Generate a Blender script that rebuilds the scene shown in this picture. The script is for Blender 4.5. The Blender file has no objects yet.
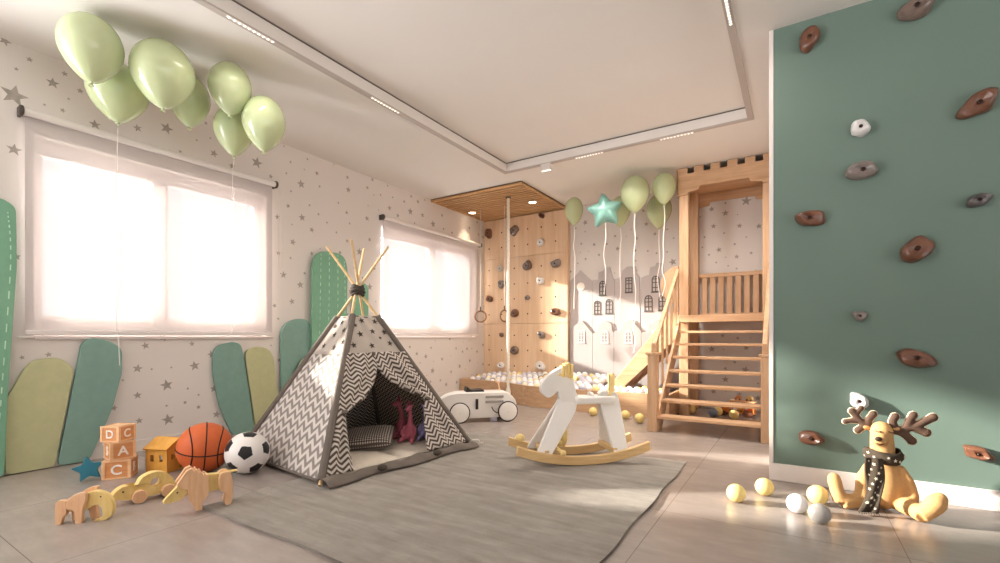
import bpy, bmesh, math, random
from math import sin, cos, pi, radians, sqrt, atan2
from mathutils import Vector, Matrix, Euler, noise as mnoise
random.seed(7)
SC = bpy.context.scene
COL = SC.collection

# ---------------------------------------------------------------- colours and materials
def lin(c):
    if isinstance(c, str):
        c = [int(c[i:i+2], 16) / 255 for i in (0, 2, 4)]
    return tuple((v / 12.92 if v <= 0.04045 else ((v + 0.055) / 1.055) ** 2.4) for v in c)

class NT:
    def __init__(s, name):
        s.m = bpy.data.materials.new(name); s.m.use_nodes = True
        s.t = s.m.node_tree; s.t.nodes.clear()
        s.out = s.n('ShaderNodeOutputMaterial')
    def n(s, t, **kw):
        x = s.t.nodes.new(t)
        for k, v in kw.items(): setattr(x, k, v)
        return x
    def l(s, a, b): s.t.links.new(a, b)
    def math(s, op, a, b=None, c=None, clamp=False):
        x = s.n('ShaderNodeMath', operation=op); x.use_clamp = clamp
        for i, v in enumerate((a, b, c)):
            if v is None: continue
            if isinstance(v, (int, float)): x.inputs[i].default_value = v
            else: s.l(v, x.inputs[i])
        return x.outputs[0]
    def bsdf(s, rough=.5, spec=.5, metal=0):
        b = s.n('ShaderNodeBsdfPrincipled')
        b.inputs['Roughness'].default_value = rough
        b.inputs['Specular IOR Level'].default_value = spec
        b.inputs['Metallic'].default_value = metal
        return b
    def coords(s, kind='Object', scale=(1, 1, 1)):
        t = s.n('ShaderNodeTexCoord'); mp = s.n('ShaderNodeMapping')
        s.l(t.outputs[kind], mp.inputs['Vector']); mp.inputs['Scale'].default_value = scale
        return mp.outputs[0]
    def noise(s, vec, scale=5, detail=4, rough=.55):
        x = s.n('ShaderNodeTexNoise'); s.l(vec, x.inputs['Vector'])
        x.inputs['Scale'].default_value = scale; x.inputs['Detail'].default_value = detail
        x.inputs['Roughness'].default_value = rough
        return x.outputs['Fac']
    def ramp(s, fac, stops):
        r = s.n('ShaderNodeValToRGB'); s.l(fac, r.inputs[0]); e = r.color_ramp.elements
        while len(e) < len(stops): e.new(.5)
        for i, (p, c) in enumerate(stops):
            e[i].position = p; e[i].color = (*lin(c), 1)
        return r.outputs[0]
    def bump(s, fac, bsdf, strength=.2, dist=.01):
        b = s.n('ShaderNodeBump'); s.l(fac, b.inputs['Height'])
        b.inputs['Strength'].default_value = strength; b.inputs['Distance'].default_value = dist
        s.l(b.outputs[0], bsdf.inputs['Normal'])
    def end(s, sh):
        s.l(sh, s.out.inputs['Surface']); return s.m

def plain(name, c, rough=.5, spec=.4, metal=0, var=.04, scale=9, bump=0, emit=None, es=0, sss=0):
    n = NT(name); b = n.bsdf(rough, spec, metal)
    v = n.coords('Object'); f = n.noise(v, scale, 3)
    base = lin(c)
    lo = tuple(max(0, k * (1 - var)) for k in base); hi = tuple(min(1, k * (1 + var)) for k in base)
    r = n.n('ShaderNodeValToRGB'); n.l(f, r.inputs[0])
    r.color_ramp.elements[0].color = (*lo, 1); r.color_ramp.elements[1].color = (*hi, 1)
    r.color_ramp.elements[0].position = .3; r.color_ramp.elements[1].position = .7
    n.l(r.outputs[0], b.inputs['Base Color'])
    if bump:
        f2 = n.noise(v, scale * 6, 3); n.bump(f2, b, bump, .004)
    if emit:
        b.inputs['Emission Color'].default_value = (*lin(emit), 1); b.inputs['Emission Strength'].default_value = es
    if sss:
        b.inputs['Subsurface Weight'].default_value = sss; b.inputs['Subsurface Radius'].default_value = (.02, .015, .01)
    return n.end(b.outputs[0])

def wood(name, light, dark, stretch=(14, 14, 1.2), rough=.45, fine=.5):
    n = NT(name); b = n.bsdf(rough, .35)
    v = n.coords('Object', stretch)
    f1 = n.noise(v, 2.2, 5, .6); 
    v2 = n.coords('Object', tuple(k * 5 for k in stretch)); f2 = n.noise(v2, 2.0, 3, .6)
    f = n.math('ADD', n.math('MULTIPLY', f1, 1 - fine * .5), n.math('MULTIPLY', f2, fine * .5))
    c = n.ramp(f, [(.3, dark), (.68, light)])
    n.l(c, b.inputs['Base Color'])
    n.bump(f2, b, .08, .002)
    return n.end(b.outputs[0])

# ---------------------------------------------------------------- mesh builder
def T(x=0, y=0, z=0): return Matrix.Translation((x, y, z))
def R(a, ax='Z'): return Matrix.Rotation(a, 4, ax)
def S(x, y, z): return Matrix.Diagonal((x, y, z, 1))

class MB:
    def __init__(s):
        s.v = []; s.f = []; s.mi = []; s.uv = None
    def add(s, verts, faces, M=None, mi=0):
        k = len(s.v)
        for p in verts:
            p = Vector(p)
            s.v.append(M @ p if M is not None else p)
        for f in faces:
            s.f.append(tuple(i + k for i in f)); s.mi.append(mi)
        return s
    def box(s, c, d, M=None, mi=0):
        x, y, z = (k / 2 for k in d); cx, cy, cz = c
        v = [(cx + a * x, cy + b * y, cz + e * z) for e in (-1, 1) for b in (-1, 1) for a in (-1, 1)]
        f = [(0, 2, 3, 1), (4, 5, 7, 6), (0, 1, 5, 4), (2, 6, 7, 3), (0, 4, 6, 2), (1, 3, 7, 5)]
        return s.add(v, f, M, mi)
    def bb(s, a, b, M=None, mi=0):
        return s.box([(p + q) / 2 for p, q in zip(a, b)], [abs(q - p) for p, q in zip(a, b)], M, mi)
    def tube(s, pts, r, n=8, closed=False, cap=True, mi=0, flat=1.0):
        pts = [Vector(p) for p in pts]; m = len(pts)
        rs = r if isinstance(r, (list, tuple)) else [r] * m
        vs = []; up = None
        for i, p in enumerate(pts):
            if closed: d = pts[(i + 1) % m] - pts[i - 1]
            else: d = pts[min(i + 1, m - 1)] - pts[max(i - 1, 0)]
            d.normalize()
            if up is None:
                up = Vector((0, 0, 1)) if abs(d.z) < .9 else Vector((1, 0, 0))
            a = d.cross(up)
            if a.length < 1e-5: a = d.orthogonal()
            a.normalize(); b = a.cross(d).normalized(); up = b
            for j in range(n):
                t = 2 * pi * j / n
                vs.append(p + (a * cos(t) + b * sin(t) * flat) * rs[i])
        fs = []
        for i in range(m if closed else m - 1):
            for j in range(n):
                q = (i + 1) % m
                fs.append((i * n + j, i * n + (j + 1) % n, q * n + (j + 1) % n, q * n + j))
        if cap and not closed:
            fs.append(tuple(range(n - 1, -1, -1))); fs.append(tuple((m - 1) * n + j for j in range(n)))
        return s.add(vs, fs, None, mi)
    def cyl(s, a, b, r, r2=None, n=20, mi=0):
        return s.tube([a, b], [r, r if r2 is None else r2], n, mi=mi)
    def lathe(s, prof, n=24, M=None, mi=0):
        vs = []; fs = []
        for r, z in prof:
            for j in range(n):
                t = 2 * pi * j / n; vs.append((r * cos(t), r * sin(t), z))
        m = len(prof)
        for i in range(m - 1):
            for j in range(n):
                fs.append((i * n + j, i * n + (j + 1) % n, (i + 1) * n + (j + 1) % n, (i + 1) * n + j))
        if prof[0][0] > 1e-6: fs.append(tuple(range(n - 1, -1, -1)))
        if prof[-1][0] > 1e-6: fs.append(tuple((m - 1) * n + j for j in range(n)))
        return s.add(vs, fs, M, mi)
    def prism(s, poly, t0, t1, M=None, mi=0, side=None):
        # polygon in local XY, extruded along local Z
        a = sum(poly[i][0] * poly[(i + 1) % len(poly)][1] - poly[(i + 1) % len(poly)][0] * poly[i][1] for i in range(len(poly)))
        if a < 0: poly = poly[::-1]
        m = len(poly)
        vs = [(x, y, t0) for x, y in poly] + [(x, y, t1) for x, y in poly]
        s.add(vs, [tuple(range(m - 1, -1, -1)), tuple(range(m, 2 * m))], M, mi)
        k = len(s.v) - 2 * m
        for i in range(m):
            j = (i + 1) % m
            s.f.append((k + i, k + j, k + m + j, k + m + i)); s.mi.append(mi if side is None else side)
        return s
    def ell(s, c, r, M=None, n=16, mi=0):
        if isinstance(r, (int, float)): r = (r, r, r)
        m = max(6, n // 2 + 1)
        pr = [(sin(pi * i / m), -cos(pi * i / m)) for i in range(m + 1)]
        pr[0] = (1e-5, -1); pr[-1] = (1e-5, 1)
        MM = T(*c) @ S(*r)
        return s.lathe(pr, n, (M @ MM) if M is not None else MM, mi)
    def grid(s, fn, nu, nv, mi=0, uvfn=None):
        k = len(s.v)
        for j in range(nv + 1):
            for i in range(nu + 1):
                s.v.append(Vector(fn(i / nu, j / nv)))
        for j in range(nv):
            for i in range(nu):
                a = k + j * (nu + 1) + i
                s.f.append((a, a + 1, a + nu + 2, a + nu + 1)); s.mi.append(mi)
        if uvfn:
            if s.uv is None: s.uv = {}
            for j in range(nv + 1):
                for i in range(nu + 1):
                    s.uv[k + j * (nu + 1) + i] = uvfn(i / nu, j / nv)
        return s
    def build(s, name, mats, parent=None, angle=35, bevel=0, seg=2, solid=0, subd=0, smooth=True, fixn=True):
        me = bpy.data.meshes.new(name)
        me.from_pydata([tuple(v) for v in s.v], [], s.f)
        if not isinstance(mats, (list, tuple)): mats = [mats]
        for m in mats: me.materials.append(m)
        me.polygons.foreach_set('material_index', s.mi)
        if s.uv is not None:
            ul = me.uv_layers.new(name='UVMap')
            for lp in me.loops:
                ul.data[lp.index].uv = s.uv.get(lp.vertex_index, (0, 0))
        me.update()
        if fixn:
            bm = bmesh.new(); bm.from_mesh(me); bmesh.ops.recalc_face_normals(bm, faces=bm.faces); bm.to_mesh(me); bm.free()
        o = bpy.data.objects.new(name, me); COL.objects.link(o)
        if parent is not None: o.parent = parent
        if smooth:
            me.polygons.foreach_set('use_smooth', [True] * len(me.polygons))
            me.set_sharp_from_angle(angle=radians(angle))
        if solid:
            md = o.modifiers.new('solid', 'SOLIDIFY'); md.thickness = solid; md.offset = 0
        if bevel:
            md = o.modifiers.new('bevel', 'BEVEL'); md.width = bevel; md.segments = seg; md.limit_method = 'ANGLE'; md.angle_limit = radians(35)
            md.harden_normals = False
        if subd:
            md = o.modifiers.new('sub', 'SUBSURF'); md.levels = subd; md.render_levels = subd
        return o

def bake(o):
    """apply the modifiers of an object to its mesh"""
    dg = bpy.context.evaluated_depsgraph_get(); dg.update()
    me = bpy.data.meshes.new_from_object(o.evaluated_get(dg))
    old = o.data; o.modifiers.clear(); o.data = me; me.name = o.name
    bpy.data.meshes.remove(old)
    return o

def blob(mb, name, mat, parent=None, voxel=.01, it=8, M=None):
    """fuse overlapping closed shapes into one smooth skin"""
    o = mb.build(name, mat, parent)
    md = o.modifiers.new('r', 'REMESH'); md.mode = 'VOXEL'; md.voxel_size = voxel
    md = o.modifiers.new('s', 'SMOOTH'); md.iterations = it; md.factor = .5
    bake(o)
    o.data.polygons.foreach_set('use_smooth', [True] * len(o.data.polygons))
    return o

def tag(o, label=None, cat=None, group=None, kind=None):
    if label: o['label'] = label
    if cat: o['category'] = cat
    if group: o['group'] = group
    if kind: o['kind'] = kind
    return o

def thing(name, label, cat, loc=(0, 0, 0), rz=0, group=None):
    o = bpy.data.objects.new(name, None); COL.objects.link(o)
    o.empty_display_size = .05
    o.location = loc; o.rotation_euler = (0, 0, rz)
    return tag(o, label, cat, group)

def struct(o): o['kind'] = 'structure'; return o

def copy_tree(o, parent=None):
    c = o.copy(); COL.objects.link(c)
    if parent is not None: c.parent = parent
    for ch in o.children: copy_tree(ch, c)
    return c

def text_mesh(body, size, depth=.002, fat=.018):
    cu = bpy.data.curves.new('lettering', 'FONT'); cu.body = body; cu.size = size
    cu.extrude = depth; cu.align_x = 'CENTER'; cu.align_y = 'CENTER'; cu.offset = size * fat
    o = bpy.data.objects.new('lettering', cu); COL.objects.link(o)
    dg = bpy.context.evaluated_depsgraph_get(); dg.update()
    me = bpy.data.meshes.new_from_object(o.evaluated_get(dg))
    bpy.data.objects.remove(o); bpy.data.curves.remove(cu)
    return me

def text_obj(name, body, size, mat, parent, M, depth=.002, fat=.018):
    me = text_mesh(body, size, depth, fat); me.transform(M); me.materials.clear(); me.materials.append(mat)
    o = bpy.data.objects.new(name, me); COL.objects.link(o); o.parent = parent
    return o

def star_poly(cx, cy, r, rot=0, inner=.42):
    return [(cx + (r if k % 2 == 0 else r * inner) * cos(rot + pi / 2 + k * pi / 5),
             cy + (r if k % 2 == 0 else r * inner) * sin(rot + pi / 2 + k * pi / 5)) for k in range(10)]

def smooth_path(pts, k=6):
    """Catmull-Rom through points"""
    pts = [Vector(p) for p in pts]; out = []
    for i in range(len(pts) - 1):
        p0 = pts[max(i - 1, 0)]; p1 = pts[i]; p2 = pts[i + 1]; p3 = pts[min(i + 2, len(pts) - 1)]
        for j in range(k):
            t = j / k
            out.append(.5 * ((2 * p1) + (p2 - p0) * t + (2 * p0 - 5 * p1 + 4 * p2 - p3) * t * t + (3 * p1 - p0 - 3 * p2 + p3) * t ** 3))
    out.append(pts[-1]); return out

def round_poly(pts, k=5):
    """closed smooth outline through 2-D points"""
    n = len(pts); out = []
    P = [Vector((p[0], p[1])) for p in pts]
    for i in range(n):
        p0, p1, p2, p3 = P[i - 1], P[i], P[(i + 1) % n], P[(i + 2) % n]
        for j in range(k):
            t = j / k
            q = .5 * ((2 * p1) + (p2 - p0) * t + (2 * p0 - 5 * p1 + 4 * p2 - p3) * t * t + (3 * p1 - p0 - 3 * p2 + p3) * t ** 3)
            out.append((q.x, q.y))
    return out

def fillet(pts, r, k=4):
    """round the corners of a polygon; r is a number or a list of radii"""
    n = len(pts); out = []
    for i in range(n):
        rr = r[i] if isinstance(r, (list, tuple)) else r
        p = Vector(pts[i]); a = Vector(pts[i - 1]) - p; b = Vector(pts[(i + 1) % n]) - p
        if rr <= 0: out.append((p.x, p.y)); continue
        d = min(rr, a.length * .49, b.length * .49)
        s, e = p + a.normalized() * d, p + b.normalized() * d
        for j in range(k + 1):
            t = j / k
            q = s * (1 - t) ** 2 + p * 2 * t * (1 - t) + e * t * t
            out.append((q.x, q.y))
    return out
# ---------------------------------------------------------------- materials
W_MAPLE = ('d0ac8a', 'b38c68')
M = {}
M['maple_z'] = wood('maple_upright', *W_MAPLE, stretch=(14, 14, 1.0))
M['maple_x'] = wood('maple_lengthwise', *W_MAPLE, stretch=(1.0, 14, 14))
M['maple_y'] = wood('maple_crosswise', *W_MAPLE, stretch=(14, 1.0, 14))
M['board_z'] = wood('climbing_board_wood', 'e2c6a8', 'cfab88', stretch=(7, 7, .5), fine=.35)
M['slat_x'] = wood('slat_wood', 'd2a97c', 'b58a5c', stretch=(1.2, 10, 10))
M['toy_yellow'] = wood('pale_yellow_toy_wood', 'e8cf8e', 'd3b267', stretch=(16, 16, 3))
M['toy_pink'] = wood('pale_pink_toy_wood', 'e6bf98', 'd3a27a', stretch=(26, 26, 3))
M['block_wood'] = wood('block_wood', 'dc9f6c', 'c67f49', stretch=(3, 20, 20))
M['block_edge'] = wood('block_rim_wood', 'ecc59c', 'dba877', stretch=(3, 20, 20))
M['house_wood'] = wood('warm_house_wood', 'e8b45c', 'd99a3c', stretch=(14, 14, 2))
M['runner_wood'] = wood('rocker_wood', 'dfc08e', 'c8a06a', stretch=(2, 20, 20))
M['pine'] = wood('pine_stick', 'd9bd93', 'bd9a6a', stretch=(20, 20, 2))
M['peg_wood'] = wood('peg_wood', 'ecd494', 'dfbd74', stretch=(12, 12, 2))
M['truck_wood'] = wood('truck_wood', 'd98f4a', 'b96c2c', stretch=(3, 16, 16))
M['white_paint'] = plain('white_paint', 'e2dcd8', .45, .3, var=.01)
M['frame_white'] = plain('window_frame_white', 'dcd4d2', .4, .4, var=.01)
M['ceiling'] = plain('ceiling_paint', 'dcd7d2', .8, .15, var=.012, scale=2)
M['wallpaper'] = plain('wallpaper', 'd6cfca', .75, .2, var=.012, scale=3)
M['star_grey'] = plain('wallpaper_star_grey', '9f968f', .75, .2, var=.15, scale=30)
M['green_wall'] = plain('green_wall_paint', '687b71', .6, .3, var=.03, scale=1.5)
M['trim'] = plain('trim_white', 'ddd5d0', .4, .4, var=.01)
M['castle_hi'] = plain('castle_light_grey', 'b3aaa8', .6, .25, var=.01)
M['castle_lo'] = plain('castle_mid_grey', 'a49c9b', .6, .25, var=.01)
M['dark_trim'] = plain('dark_window_trim', '5d5754', .6, .3)
M['pale_trim'] = plain('pale_window_trim', 'c9c2bf', .6, .3)
M['black'] = plain('black_plastic', '1d1b1a', .4, .4)
M['hole'] = plain('hole_dark', '2a1c12', .9, .1)
M['metal'] = plain('bracket_metal', '5a534d', .35, .5, .9)
M['brass'] = plain('brown_metal', '6a5c4c', .35, .5, .8)
M['canopy_back'] = plain('canopy_backing_shade', '553a24', .7, .2)  # dark brown paints in the shade between the slats
M['rope'] = plain('rope_cotton', 'e2dacd', .9, .1, bump=.5, scale=60)
M['string'] = plain('balloon_string', 'eeeae4', .6, .3, var=.01)
M['cord'] = plain('cord_white', 'd6cdc6', .7, .2)
M['ring_wood'] = wood('ring_wood', '8a6248', '6c4630', stretch=(8, 8, 8))
M['white_gloss'] = plain('white_lacquer', 'e6e1dc', .28, .5, var=.008)
M['horse_white'] = plain('horse_white_paint', 'e6e2dd', .4, .4, var=.01)
M['tyre'] = plain('tyre_black', '262322', .6, .3)
M['seat_black'] = plain('seat_black', '2b2625', .5, .4)
M['louvre'] = plain('louvre_grey', '9a948f', .4, .5)
M['pedal'] = plain('pedal_lilac', 'c9c6d6', .4, .4)
M['steer'] = wood('steering_wood', 'ecc9ab', 'dfb08a', stretch=(8, 8, 8))
M['lf_green'] = plain('balloon_pistachio', 'bac49b', .18, .5, var=.03, sss=.3)
M['balloon_star'] = plain('balloon_teal_foil', '6f998f', .36, .5, .08, var=.03)
M['cactus_green'] = plain('cactus_green_panel', '7aa88e', .7, .2, bump=.12, scale=20)
M['cactus_teal'] = plain('cactus_teal_panel', '7d9d93', .7, .2, bump=.12, scale=20)
M['cactus_lime'] = plain('cactus_lime_panel', 'b9ba92', .7, .2, bump=.12, scale=20)
M['stitch'] = plain('stitch_mint', 'b9dcc4', .7, .2)
M['grey_fabric'] = plain('grey_piping_fabric', '6f665f', .9, .1, bump=.3, scale=40)
M['tie_dark'] = plain('dark_tie', '4a433d', .9, .1, bump=.4, scale=50)
M['mat_beige'] = plain('mattress_beige', 'cfc4b6', .9, .1, bump=.25, scale=30)
M['giraffe_pink'] = plain('plush_pink', 'ad5f6c', .9, .1, bump=.3, scale=60)
M['giraffe_dark'] = plain('plush_rose_dark', '8c3a4f', .9, .1)
M['plush_lilac'] = plain('plush_lilac', '8f87b4', .9, .1, bump=.3, scale=60)
M['plush_tan'] = plain('plush_tan', 'c59a68', .85, .15, bump=.2, scale=70, var=.05)
M['antler'] = plain('antler_brown_felt', '5e4a3f', .9, .1, bump=.3, scale=60)
M['antler_rim'] = plain('antler_cream_rim', 'e0cdb0', .9, .1)
M['scarf'] = plain('scarf_dark_cloth', '453c33', .9, .1, bump=.3, scale=60)
M['scarf_star'] = plain('scarf_star_cream', 'd8ccb8', .9, .1)
M['nose'] = plain('nose_brown', '3a2a20', .5, .3)
M['star_blue'] = plain('teal_blue_star', '2d7387', .55, .3)
M['letter_white'] = plain('letter_white', 'f2e9e0', .5, .3, var=.005)
M['basket'] = plain('basketball_orange', 'c9602f', .5, .35, bump=.35, scale=45)
M['seam'] = plain('basketball_seam', '2a1712', .6, .3)
M['soccer_w'] = plain('soccer_white', 'e4dfdb', .4, .4, var=.01)
M['soccer_b'] = plain('soccer_black', '1c1b1d', .4, .4)
M['ball_yellow'] = plain('ball_yellow', 'e6cd84', .35, .4, var=.02)
M['ball_white'] = plain('ball_white', 'e9e7e8', .3, .45, var=.01)
M['ball_grey'] = plain('ball_grey', '9a9590', .3, .45, var=.01)
M['ball_lilac'] = plain('ball_lilac', 'c4c2d0', .3, .45, var=.01)
M['ball_cream'] = plain('ball_cream', 'ece0bf', .3, .45, var=.01)
M['ball_blue'] = plain('ball_slate', '6f7885', .3, .45, var=.01)
M['hold_brown'] = plain('hold_brown', '6d4735', .3, .5, var=.35, scale=14, bump=.2)
M['hold_grey'] = plain('hold_grey', '7b706b', .3, .5, var=.25, scale=14, bump=.2)
M['hold_taupe'] = plain('hold_taupe', '75635a', .25, .55, var=.25, scale=14, bump=.2)
M['hold_white'] = plain('hold_white', 'd3d0cf', .35, .5, var=.08, scale=14, bump=.2)
M['hold_dark'] = plain('hold_charcoal', '56504e', .3, .5, var=.3, scale=14, bump=.2)
M['bolt'] = plain('bolt_dark', '3b2a22', .35, .5, .6)
M['lamp'] = plain('lamp_glow', 'ffffff', .5, .2, emit='ffe6c4', es=9)
M['led'] = plain('led_glow', 'ffffff', .5, .2, emit='fff0dc', es=1.6)
M['track'] = plain('track_profile', 'b3a9a2', .5, .3, var=.01)
M['upper_dark'] = plain('shadow_gap', '6d6560', .8, .1)

def floor_mat():
    n = NT('porcelain_tile'); b = n.bsdf(.3, .5)
    v = n.coords('Object'); s = n.n('ShaderNodeSeparateXYZ'); n.l(v, s.inputs[0])
    def line(o, off):
        a = n.math('ADD', o, off); a = n.math('DIVIDE', a, .9125); fr = n.math('FRACT', a)
        d = n.math('ABSOLUTE', n.math('SUBTRACT', fr, .5)); return n.math('GREATER_THAN', d, .5 - .0016)
    g = n.math('MAXIMUM', line(s.outputs[0], .545 + 20 * .9125), line(s.outputs[1], -.544 + 20 * .9125))
    f = n.math('ADD', n.math('MULTIPLY', n.noise(v, 1.3, 6, .62), .6), n.math('MULTIPLY', n.noise(n.coords('Object', (1, 3, 1)), 5, 6, .65), .4))
    c = n.ramp(f, [(.34, '8a7f78'), (.5, '948982'), (.66, '9f958d')])
    mx = n.n('ShaderNodeMix', data_type='RGBA'); n.l(g, mx.inputs[0]); n.l(c, mx.inputs[6]); mx.inputs[7].default_value = (*lin('6b5d55'), 1)
    n.l(mx.outputs[2], b.inputs['Base Color'])
    b.inputs['Roughness'].default_value = .27
    return n.end(b.outputs[0])
M['floor'] = floor_mat()

def rug_mat():
    n = NT('rug_pile'); b = n.bsdf(.95, .1)
    f1 = n.noise(n.coords('Object', (1.2, 9, 1)), 2.2, 5, .6)
    f2 = n.noise(n.coords('Object', (3, 3, 1)), 3, 4, .6)
    f3 = n.noise(n.coords('Object', (60, 90, 1)), 3, 2, .6)
    f = n.math('ADD', n.math('ADD', n.math('MULTIPLY', f1, .45), n.math('MULTIPLY', f2, .25)), n.math('MULTIPLY', f3, .3))
    n.l(n.ramp(f, [(.3, '7f7974'), (.5, '989189'), (.7, 'b0a9a1')]), b.inputs['Base Color'])
    n.bump(f3, b, .7, .01)
    return n.end(b.outputs[0])
M['rug'] = rug_mat()

def chevron_mat(name, light, dark, period=.036, wave=.082, amp=.42, trans=.15, duty=.5):
    n = NT(name)
    uvn = n.n('ShaderNodeUVMap'); s = n.n('ShaderNodeSeparateXYZ'); n.l(uvn.outputs[0], s.inputs[0])
    tri = n.math('PINGPONG', s.outputs[0], wave / 2)
    q = n.math('ADD', s.outputs[1], n.math('MULTIPLY', tri, amp * 2))
    fr = n.math('FRACT', n.math('DIVIDE', q, period))
    g = n.math('GREATER_THAN', fr, duty)
    b = n.bsdf(.9, .1)
    mx = n.n('ShaderNodeMix', data_type='RGBA'); n.l(g, mx.inputs[0]); mx.inputs[6].default_value = (*lin(light), 1); mx.inputs[7].default_value = (*lin(dark), 1)
    n.l(mx.outputs[2], b.inputs['Base Color'])
    f = n.noise(n.coords('Object', (1, 1, 1)), 300, 2); n.bump(f, b, .2, .002)
    tr = n.n('ShaderNodeBsdfTranslucent'); n.l(mx.outputs[2], tr.inputs['Color'])
    ms = n.n('ShaderNodeMixShader'); ms.inputs[0].default_value = trans; n.l(b.outputs[0], ms.inputs[1]); n.l(tr.outputs[0], ms.inputs[2])
    return n.end(ms.outputs[0])
M['chevron'] = chevron_mat('chevron_cloth', 'd2c9c1', '5a4f47', period=.031, wave=.072)
M['chevron_side'] = chevron_mat('chevron_cloth_sunlit', 'd6cec8', '928983', period=.066, wave=.1, amp=.5)  # same cloth, stripes paled to paint in the sun on this side
def star_cloth():
    n = NT('plain_canvas'); b = n.bsdf(.9, .1); b.inputs['Base Color'].default_value = (*lin('c0b5ab'), 1)
    f = n.noise(n.coords('Object'), 200, 2); n.bump(f, b, .2, .002)
    tr = n.n('ShaderNodeBsdfTranslucent'); tr.inputs['Color'].default_value = (*lin('c0b5ab'), 1)
    ms = n.n('ShaderNodeMixShader'); ms.inputs[0].default_value = .15; n.l(b.outputs[0], ms.inputs[1]); n.l(tr.outputs[0], ms.inputs[2])
    return n.end(ms.outputs[0])
M['canvas'] = star_cloth()

def pillow_mat():
    n = NT('pillow_check_cloth'); b = n.bsdf(.9, .1)
    v = n.coords('Object'); s = n.n('ShaderNodeSeparateXYZ'); n.l(v, s.inputs[0])
    a = n.math('SINE', n.math('MULTIPLY', n.math('ADD', s.outputs[0], s.outputs[1]), 190.0))
    c = n.math('SINE', n.math('MULTIPLY', n.math('SUBTRACT', s.outputs[0], s.outputs[1]), 190.0))
    g = n.math('GREATER_THAN', n.math('MULTIPLY', a, c), .3)
    mx = n.n('ShaderNodeMix', data_type='RGBA'); n.l(g, mx.inputs[0]); mx.inputs[6].default_value = (*lin('5a504a'), 1); mx.inputs[7].default_value = (*lin('c4bab0'), 1)
    n.l(mx.outputs[2], b.inputs['Base Color']); return n.end(b.outputs[0])
M['pillow'] = pillow_mat()

def blind_mat():
    n = NT('sheer_blind_cloth')
    tp = n.n('ShaderNodeBsdfTransparent'); tp.inputs[0].default_value = (1, .985, .98, 1)
    tl = n.n('ShaderNodeBsdfTranslucent'); tl.inputs[0].default_value = (*lin('f0eaea'), 1)
    df = n.n('ShaderNodeBsdfDiffuse'); df.inputs[0].default_value = (*lin('c4bcbb'), 1)
    m1 = n.n('ShaderNodeMixShader'); m1.inputs[0].default_value = .997; n.l(tl.outputs[0], m1.inputs[1]); n.l(df.outputs[0], m1.inputs[2])
    m2 = n.n('ShaderNodeMixShader'); n.l(tp.outputs[0], m2.inputs[1]); n.l(m1.outputs[0], m2.inputs[2])
    f = n.noise(n.coords('Object', (1, 40, 40)), 12, 2)
    n.l(n.math('ADD', n.math('MULTIPLY', f, .02), .895), m2.inputs[0])
    return n.end(m2.outputs[0])
M['blind'] = blind_mat()
def glass_mat():
    n = NT('window_glass')
    tp = n.n('ShaderNodeBsdfTransparent'); tp.inputs[0].default_value = (.96, .98, .98, 1)
    gl = n.n('ShaderNodeBsdfGlossy'); gl.inputs['Roughness'].default_value = .02
    m = n.n('ShaderNodeMixShader'); m.inputs[0].default_value = .06; n.l(tp.outputs[0], m.inputs[1]); n.l(gl.outputs[0], m.inputs[2])
    return n.end(m.outputs[0])
M['glass'] = glass_mat()
SUN_E, WORLD_E, EXPO = 150.0, 1.8, 0.6
# ---------------------------------------------------------------- the room
LX, BY, HC = -4.14, 6.13, 2.70        # left wall, back wall, ceiling height
FY, RX = -2.6, 3.6                    # wall behind the camera, far right wall
GY = 3.25                             # face of the green wall

def fill_stars(given, u0, u1, v0, v1, n, seed, holes=()):
    rnd = random.Random(seed); pts = list(given)
    for _ in range(n):
        r = rnd.choices((.036, .024, .016, .011), (1, 2, 3, 4))[0]
        u, v = rnd.uniform(u0 + r, u1 - r), rnd.uniform(v0 + r, v1 - r)
        if any(a - r < u < b + r and c - r < v < d + r for a, b, c, d in holes): continue
        if all((u - a) ** 2 + (v - b) ** 2 > (.085 + r + q * .6) ** 2 for a, b, q in pts): pts.append((u, v, r))
    return [(u, v, r, rnd.uniform(-.35, .35)) for u, v, r in pts]

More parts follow.
